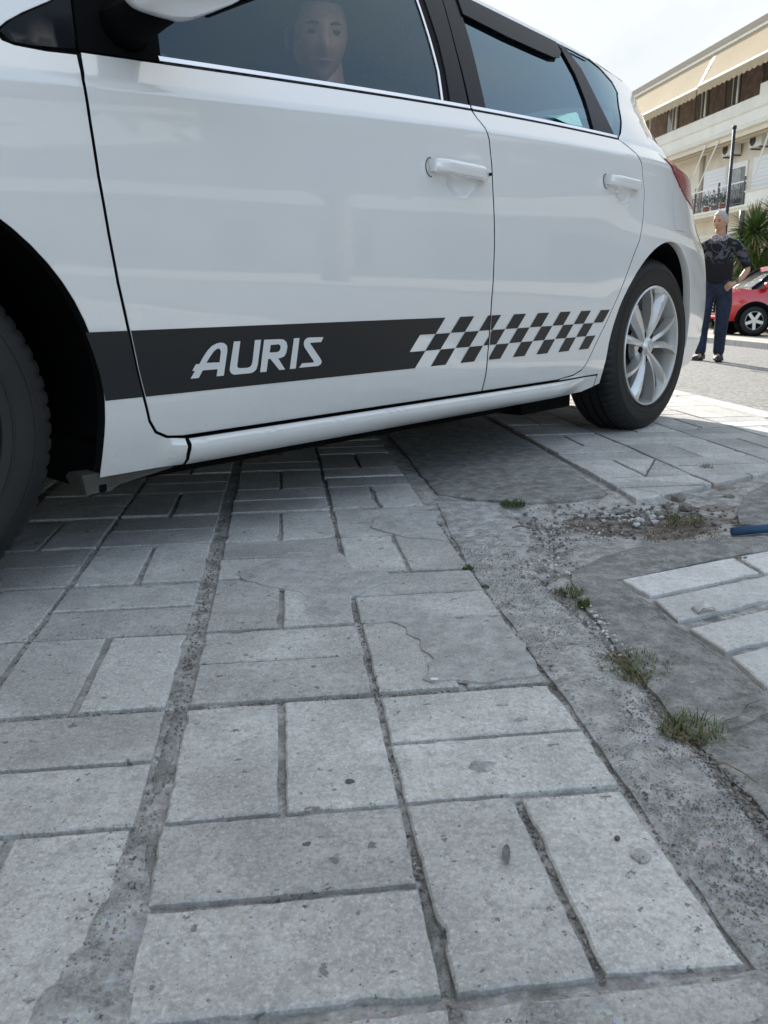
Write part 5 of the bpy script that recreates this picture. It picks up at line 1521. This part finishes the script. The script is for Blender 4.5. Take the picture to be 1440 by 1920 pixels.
# awnings: sloping cloth, front rail, scalloped valance, arms
def awning(v0, v1, zin, zout, uin, uout, par):
    bm = bmesh.new(); n = 14; a = []; 
    for i in range(n + 1):
        v = v0 + (v1 - v0) * i / n; row = []
        for j in range(7):
            t = j / 6; row.append(bm.verts.new((uin + (uout - uin) * t, v, zin + (zout - zin) * t - .05 * math.sin(math.pi * t) * (1 + .3 * math.sin(i * 1.3)))))
        a.append(row)
    for r0, r1 in zip(a, a[1:]):
        for j in range(6): bm.faces.new((r0[j], r0[j + 1], r1[j + 1], r1[j]))
    aw = obj('awning', bm, M['fabric'], par, smooth=True)
    bm = bmesh.new(); tube(bm, [(uout, v0, zout), (uout, v1, zout)], .055, 10); obj('awning_rail', bm, M['white_metal'], aw)
    bm = bmesh.new(); k = int((v1 - v0) / .045); top = []; bot = []
    for i in range(k + 1):
        v = v0 + (v1 - v0) * i / k; s = abs(math.sin(math.pi * (v - v0) / .36))
        top.append(bm.verts.new((uout - .05, v, zout - .04))); bot.append(bm.verts.new((uout - .06 + .01 * math.sin(v * 9), v, zout - .30 - .07 * s)))
    for i in range(k): bm.faces.new((top[i], top[i + 1], bot[i + 1], bot[i]))
    obj('valance', bm, M['fabric'], aw)
    bm = bmesh.new()
    for v in (v0 + .04, v1 - .04): tube(bm, [(uin, v, zin - .05), (uout, v, zout - .02)], .022, 6)
    obj('awning_arm', bm, M['white_metal'], aw)
awning(24.6, 35.6, 9.98, 8.68, 18.12, UB - .75, bld)
awning(35.7, 45.8, 9.98, 8.62, 18.12, UB - .75, bld)
# drop arms of the lower awning, folded up
for (va, vb) in ((36.2, 37.0), (35.1, 36.75), (31.2, 32.15)):
    bm = bmesh.new(); tube(bm, [(UB + .05, va, 6.55), (UB + .02, vb, 4.65 if vb != 37.0 else 5.45)], .028, 8); obj('awning_strut', bm, M['white_metal'], bld)
bm = bmesh.new(); tube(bm, [(UB + .25, 25, 6.36), (UB + .25, 45.8, 6.36)], .085, 10); obj('rolled_awning', bm, M['fabric'], bld)
# first floor: shutter, glazed door with curtain
def wq(v): return v * 1.0565
for (va, vb, kind) in ((wq(34.15), wq(36.05), 's'), (wq(32.62), wq(34.0), 'd'), (wq(30.4), wq(32.2), 's'), (wq(27.2), wq(29.3), 's'), (wq(37.4), wq(39.6), 's'), (wq(40.5), wq(42), 'd')):
    z0, z1 = 3.80, 5.72
    fr = bx('door_frame', bld, 'white_metal', UW - .06, UW - .003, va, vb, z0, z1)
    if kind == 's':
        for k in range(12):
            bx('shutter_slat', fr, 'shutter', UW - .085, UW - .062, va + .06, vb - .06, z0 + .06 + k * .153, z0 + .205 + k * .153)
    else:
        bx('window_pane', fr, 'win_dark', UW - .066, UW - .061, va + .12, vb - .10, z0 + .06, z1 - .22)
        bm = bmesh.new(); n = 26; r = []
        for i in range(n + 1):
            v = va + .42 + (vb - .52 - va) * i / n; r.append((bm.verts.new((UW - .072 + .006 * math.sin(i * 1.9), v, z0 + .5)), bm.verts.new((UW - .072 + .006 * math.sin(i * 1.9), v, z1 - .25))))
        for a, b in zip(r, r[1:]): bm.faces.new((a[0], b[0], b[1], a[1]))
        obj('curtain', bm, M['curtain'], fr)
bx('pilaster', bld, 'roof_edge', UW - .10, UW - .003, wq(36.15), wq(36.42), 3.80, 6.42)
# ornate railing with posts and scrolls
rl = bx('railing', bld, 'white_metal', UB + .02, UB + .06, 32.6, 45.5, 4.66, 4.70)
bx('railing_rail', rl, 'iron', UB + .025, UB + .055, 32.6, 45.5, 3.88, 3.91)
for v in [32.7, 34.7, 36.7, 38.7, 40.7, 42.7]: bx('railing_post', rl, 'iron', UB + .01, UB + .07, v, v + .07, 3.80, 4.86)
for i in range(26):
    v = 32.95 + i * .40; bm = bmesh.new()
    for s in (1, -1):
        tube(bm, [(UB + .04, v + s * (.03 + .13 * (k / 14) ** .7 * math.cos(k * .55)), 4.28 + .28 * (k / 14) * math.sin(k * .55) * s) for k in range(15)], .012, 5)
    tube(bm, [(UB + .04, v - .17, 3.9), (UB + .04, v - .17, 4.67)], .011, 5)
    tube(bm, [(UB + .04, v + .15 * math.cos(R(a)), 4.28 + .16 * math.sin(R(a))) for a in range(0, 361, 30)], .010, 5, caps=False)
    obj('railing_scroll', bm, M['iron'], rl)
# air conditioners
for i, (v0, lab) in enumerate(((wq(33.15), 'air conditioner behind the dark pole, high on the cream wall'), (wq(31.15), 'air conditioner at the right picture edge, high on the cream wall'))):
    t = empty('air_conditioner'); gobj(t); t['label'] = lab; t['category'] = 'air conditioner'; t['group'] = 'air conditioners on the apartment wall'
    x0, x1 = UW - .45, UW - .08; z0, z1 = 6.02, 6.56; v1 = v0 + .92
    c_ = math.cos(GRZ)
    cs = bx('casing', t, 'ac', x0, x1, v0, v1, z0, z1, .02)
    bm = bmesh.new()
    for r_ in (.20, .16, .12, .08, .04): tube(bm, [(x0 - .012, v1 - .30 + r_ * math.cos(R(a)), (z0 + z1) / 2 + r_ * math.sin(R(a))) for a in range(0, 361, 20)], .006, 5, caps=False)
    tube(bm, [(x0 - .004, v1 - .30, (z0 + z1) / 2), (x0 - .001, v1 - .30, (z0 + z1) / 2)], .215, 24)
    obj('fan_grille', bm, M['iron'], t)
    for v in (v0 + .12, v1 - .15): bx('bracket', t, 'iron', x0 + .02, UW - .002, v, v + .04, z0 - .06, z0 - .003)
# plants on the balcony
for i, (v, lab) in enumerate(((36.3, 'balcony flower pot left of the railing post by the car lamp'), (35.6, 'balcony flower pot with reddish bloom behind the scrolled railing'), (34.9, 'balcony flower pot nearest to the shutter, behind the railing'))):
    t = empty('potted_plant'); gobj(t); t['label'] = lab; t['category'] = 'potted plant'; t['group'] = 'flower pots on the first floor balcony'
    bm = bmesh.new(); tube(bm, [(UB + .35, v, 3.80), (UB + .35, v, 4.06)], [.10, .14], 12); obj('pot', bm, M['terracotta'], t)
    bm = bmesh.new()
    for _ in range(90):
        c = Vector((UB + .35 + random.gauss(0, .10), v + random.gauss(0, .12), 4.28 + random.gauss(0, .11))); a = Vector((random.gauss(0, 1), random.gauss(0, 1), random.gauss(0, 1))).normalized() * .05; b = a.cross(Vector((.3, .5, .8))).normalized() * .03
        bm.faces.new([bm.verts.new(c + a), bm.verts.new(c + b), bm.verts.new(c - a), bm.verts.new(c - b)])
    tag(obj('foliage', bm, M['hedge'], t), kind='stuff')

# plainer neighbour further right along the street (outside the picture, seen in the car's paint and glass)
nb = empty('apartment_building'); gobj(nb); tag(nb, 'plain pale apartment building further right along the street, outside the picture, mirrored in the car', 'building')
bx('wall', nb, 'tan_wall', 20.5, 31, -16, 23.4, -.6, 9.4)
for zf_ in (2.9, 6.0):
    bx('balcony_slab', nb, 'wall_white', 19.2, 20.497, -15.5, 23, zf_, zf_ + .2)
    bx('parapet', nb, 'wall', 19.2, 19.32, -15.5, 23, zf_ + .203, zf_ + .9)
bx('roof', nb, 'roof_edge', 19.0, 31.2, -16.2, 23.6, 9.403, 9.65)
for z_ in (-.2, 3.3, 6.4):
    for k in range(13):
        v = -15 + k * 2.9
        w = bx('window', nb, 'win_dark', 20.46, 20.497, v, v + 1.3, z_ + .1, z_ + 2.1)

# unseen building added on the near side to block sky light at the left
hb = empty('sky_block_building'); gobj(hb); tag(hb, 'cream building added outside the picture on the left to block sky light', 'building')
bx('wall', hb, 'wall', -12, -3.05, -10, 16, -.1, 7.5); bx('plinth', hb, 'slab', -3.046, -3.0, -10, 16, -.1, .55); bx('roof', hb, 'wall_white', -12.3, -2.85, -10.3, 16.3, 7.504, 7.75)
for k in range(7):
    v = -8.5 + k * 3.4
    for z_ in (1.0, 4.2):
        w = bx('window', hb, 'win_dark', -3.10, -3.044, v, v + 1.4, z_, z_ + 1.5); bx('window_sill', w, 'wall_white', -3.046, -2.94, v - .05, v + 1.45, z_ - .08, z_ - .003)

# ================================================================ POLE, PLANTS, RED CAR
def gpos(u, v, z): return Vector((u * math.cos(GRZ) - v * math.sin(GRZ), u * math.sin(GRZ) + v * math.cos(GRZ), z))
bm = bmesh.new()
tube(bm, [(0, 0, -.5), (0, 0, 4.02)], [.042, .034], 14); tube(bm, [(0, 0, 4.0), (0, 0, 4.07)], [.045, .045], 14); tube(bm, [(0, 0, -.5), (0, 0, -.2)], [.07, .065], 14)
o = obj('street_pole', bm, M['navy'], smooth=True); o.location = (7.87, 20.0, 0)
tag(o, 'tall thin navy blue pole rising behind the standing man', 'pole')
bm = bmesh.new(); tube(bm, [(0, 0, -.5), (0, 0, 2.64)], .05, 10); tube(bm, [(0, 0, 2.0), (0, 0, 2.64)], .07, 10)
o = obj('sign_post', bm, M['iron'], smooth=True); o.location = (9.86, 24.0, 0)
tag(o, 'short dark post standing at the left edge of the yucca', 'pole')
def yucca(x, y, z, heads, label, h=1.2):
    root = empty('yucca_tree', (x, y, z)); tag(root, label, 'yucca')
    bm = bmesh.new()
    for (hx, hy, hz, r) in heads: tube(bm, [(0, 0, 0), (hx * .3, hy * .3, hz * .5), (hx, hy, hz)], [.12, .08, .06], 9)
    obj('trunk', bm, M['trunk'], root, smooth=True)
    for (hx, hy, hz, r) in heads:
        for mat, cnt, dr_ in (('leaf', 260, False), ('leaf_dry', 60, True)):
            bm = bmesh.new()
            for _ in range(cnt):
                a = random.random() * 6.28; e = random.uniform(-.7, 1.45) if not dr_ else random.uniform(-1.3, -.4)
                d = Vector((math.cos(a) * math.cos(e), math.sin(a) * math.cos(e), math.sin(e))); L_ = r * random.uniform(.75, 1.1)
                s = d.cross(Vector((0, 0, 1))).normalized() * random.uniform(.018, .028)
                c = Vector((hx, hy, hz)); p0 = c + d * .04; p1 = c + d * L_ * .55 + Vector((0, 0, -.02)); p2 = c + d * L_ + Vector((0, 0, -.10 * r * (1.2 - e * .3)))
                m0, m1 = p0 - Vector((0, 0, .012)), p1 - Vector((0, 0, .012))
                v = [bm.verts.new(q) for q in (p0 - s * .6, m0, p0 + s * .6, p1 + s, m1, p1 - s, p2)]
                bm.faces.new((v[0], v[1], v[4], v[5])); bm.faces.new((v[1], v[2], v[3], v[4])); bm.faces.new((v[5], v[4], v[6])); bm.faces.new((v[4], v[3], v[6]))
            tag(obj('crown', bm, M[mat], root), kind='stuff')
    return root
yucca(10.2, 24.0, -.55, [(.05, 0, 2.65, .90), (-.10, .1, 2.10, .90), (.10, -.1, 1.60, .85), (-.25, 0, 1.2, .8), (.75, .1, 3.0, .9), (.95, 0, 2.2, .9), (.6, 0, 1.5, .9)], 'spiky green yucca with several leaf heads behind the man and above the red car')
# low hedge between the yucca and the building
root = empty('hedge'); gobj(root); tag(root, 'low green hedge running in front of the apartment building', 'hedge')
bm = bmesh.new()
for _ in range(9000):
    c = Vector((12.6 + random.gauss(0, .35), random.uniform(14, 34), -.55 + 1.0 * random.random() ** .7)); a = Vector((random.gauss(0, 1), random.gauss(0, 1), random.gauss(0, 1))).normalized() * .07; b = a.cross(Vector((.3, .5, .8))).normalized() * .045
    bm.faces.new([bm.verts.new(c + a), bm.verts.new(c + b), bm.verts.new(c - a), bm.verts.new(c - b)])
tag(obj('foliage', bm, M['hedge'], root), kind='stuff')

def sky_block_tree(u, v, h, r, label):  # unseen trees added to block low sky light
    t = empty('sky_block_tree'); gobj(t); tag(t, label, 'tree')
    bm = bmesh.new(); tube(bm, [(u, v, -.3), (u + .05, v, h * .3), (u + .1, v + .1, h * .55)], [.16, .12, .07], 10)
    for k in range(5): tube(bm, [(u + .06, v, h * .35), (u + r * .5 * math.cos(k * 1.3), v + r * .5 * math.sin(k * 1.3), h * .7)], [.06, .025], 6)
    obj('trunk', bm, M['trunk'], t, smooth=True)
    bm = bmesh.new()
    for _ in range(3500):
        d = Vector((random.gauss(0, 1), random.gauss(0, 1), random.gauss(0, 1))).normalized() * r * (.55 + .45 * random.random())
        c = Vector((u, v, h * .72)) + Vector((d.x, d.y, d.z * .8)) * (1 + .25 * noise.noise(d * 1.5))
        a = Vector((random.gauss(0, 1), random.gauss(0, 1), random.gauss(0, 1))).normalized() * .11; b = a.cross(Vector((.3, .5, .8))).normalized() * .07
        bm.faces.new([bm.verts.new(c + a), bm.verts.new(c + b), bm.verts.new(c - a), bm.verts.new(c - b)])
    tag(obj('crown', bm, M['hedge'], t), kind='stuff')
sky_block_tree(9.2, 1.0, 5.2, 1.9, 'round tree added across the road to the right to block low sky light, outside the picture')
sky_block_tree(9.4, -7.5, 5.6, 2.1, 'larger tree added across the road behind the camera to block low sky light, outside the picture')
sky_block_tree(-1.0, -8.5, 5.0, 2.2, 'tree added on the near pavement behind the camera to block low sky light, outside the picture')

# red car, nose to the left
rc = empty('red_car', (8.21, 20.37, -.47)); tag(rc, 'small red car with dark lower trim parked beyond the road at the right edge', 'car')
# local: x forward (nose), y left, z up; nose points left and towards the camera
rc.rotation_euler = (0, 0, R(175.5))
def prof_loft(name, secs, mat, par, smooth=True):
    # secs: (x, [(y,z)...]) half profiles mirrored
    bm = bmesh.new(); rows = []
    for x, pr in secs:
        full = [(y, z) for y, z in pr] + [(-y, z) for y, z in pr[::-1]]
        rows.append([bm.verts.new((x + 0, y, z)) for y, z in full])
    for a, b in zip(rows, rows[1:]):
        for i in range(len(a) - 1): bm.faces.new((a[i], a[i + 1], b[i + 1], b[i]))
    bm.faces.new(rows[0]); bm.faces.new(rows[-1][::-1])
    bmesh.ops.recalc_face_normals(bm, faces=bm.faces[:])
    return shade_auto(obj(name, bm, M[mat], par), 40)
def sec(x, w, zt_, zb_=.32): return (x, [(w * .90, zb_), (w, zb_ + .10), (w, .70), (w * .985, .86), (w * .93, zt_), (w * .5, zt_ + .035), (.001, zt_ + .045)])
rb = prof_loft('body', [sec(.42, .62, .80), sec(.38, .78, .88), sec(.22, .86, .95), sec(-.1, .89, 1.0), sec(-.5, .895, 1.03), sec(-1.5, .895, 1.04), sec(-2.6, .89, 1.04), sec(-3.3, .86, 1.02), sec(-3.62, .78, .95), sec(-3.66, .6, .8)], 'red_paint', rc)
def gsec(x, w, z): return (x, [(w * 1.0, 1.0), (w * .96, z - .12), (w * .86, z), (w * .4, z + .03), (.001, z + .035)])
prof_loft('cabin_glass', [gsec(-.28, .80, 1.06), gsec(-.62, .79, 1.30), (-.95, [(.80, 1.0), (.75, 1.40), (.68, 1.50), (.4, 1.52), (.001, 1.525)]), (-2.6, [(.80, 1.0), (.75, 1.40), (.68, 1.50), (.4, 1.52), (.001, 1.525)]), gsec(-3.3, .78, 1.42), gsec(-3.55, .74, 1.06)], 'win_dark', rc)
prof_loft('roof', [(-.90, [(.70, 1.475), (.60, 1.53), (.001, 1.55)]), (-1.6, [(.74, 1.49), (.66, 1.545), (.001, 1.575)]), (-2.8, [(.74, 1.48), (.66, 1.54), (.001, 1.565)]), (-3.4, [(.72, 1.43), (.62, 1.48), (.001, 1.50)])], 'red_paint', rc)
bm = bmesh.new()
for s in (1, -1): tube(bm, [(-.26, s * .80, 1.02), (-.60, s * .76, 1.30), (-.92, s * .70, 1.50)], .035, 8)
for s in (1, -1):
    for x in (-1.65, -2.7): tube(bm, [(x, s * .83, 1.02), (x - .05, s * .75, 1.48)], .03, 8)
obj('pillar', bm, M['black_gloss'], rc, smooth=True)
bx('grille', rc, 'plastic', .36, .452, -.52, .52, .50, .84, .03); bx('lower_grille', rc, 'plastic', .38, .446, -.45, .45, .20, .36, .02)
for k in range(4): bx('grille_bar', rc, 'chrome', .450, .462, -.48, .48, .55 + .075 * k, .562 + .075 * k)
bm = bmesh.new(); v = box(bm, .25, .47, -.80, .80, .33, .48); bmesh.ops.bevel(bm, geom=bm.edges[:], offset=.05, segments=3, affect='EDGES'); obj('bumper', bm, M['red_paint'], rc, smooth=True)
bx('licence_plate', rc, 'white_metal', .468, .478, -.26, .26, .35, .46)
for s in (1, -1):
    bm = bmesh.new(); ell(bm, (.25, s * .72, .80), (.13, .10, .11), n1=10, n2=16, e=1); h = obj('headlight', bm, M['chrome'], rc, smooth=True)
    bm = bmesh.new(); ell(bm, (.33, s * .74, .80), (.06, .055, .06), n1=8, n2=12, e=1); obj('lens', bm, M['lamp_clear'], h, smooth=True)
    bm = bmesh.new(); ell(bm, (-.55, s * 1.0, 1.10), (.09, .12, .08), n1=8, n2=12); obj('mirror', bm, M['red_paint'], rc, smooth=True)
for x in (-.35, -2.85):
    for s in (1, -1):
        bm = bmesh.new(); Mw = Matrix.Translation((x, s * .905, .33)) @ Matrix.Rotation(R(0 if s > 0 else 180), 4, 'Z')
        lathe(bm, [(.20, 0), (.26, .012), (.31, .0), (.33, -.03), (.33, -.16), (.30, -.19), (.2, -.19)], 36, M=Mw); t = obj('wheel', bm, M['tyre'], rc, smooth=True)
        bm = bmesh.new()
        for g in range(5):
            a = R(72 * g + 20); box(bm, .03, .205, -.012 + 0, .006, -.035, .035, M=Mw @ Matrix.Rotation(a, 4, 'Y'))
        lathe(bm, [(.001, .004), (.05, .004), (.06, -.02)], 20, M=Mw); lathe(bm, [(.205, 0), (.195, .004), (.19, -.06)], 32, M=Mw)
        obj('rim', bm, M['alloy'], t)
        bm = bmesh.new(); pts = [(x + .385 * math.cos(R(a)), s * .885, .33 + .385 * math.sin(R(a))) for a in range(-8, 190, 12)]
        tube(bm, pts, .05, 6); obj('arch_trim', bm, M['plastic'], rc, smooth=True)
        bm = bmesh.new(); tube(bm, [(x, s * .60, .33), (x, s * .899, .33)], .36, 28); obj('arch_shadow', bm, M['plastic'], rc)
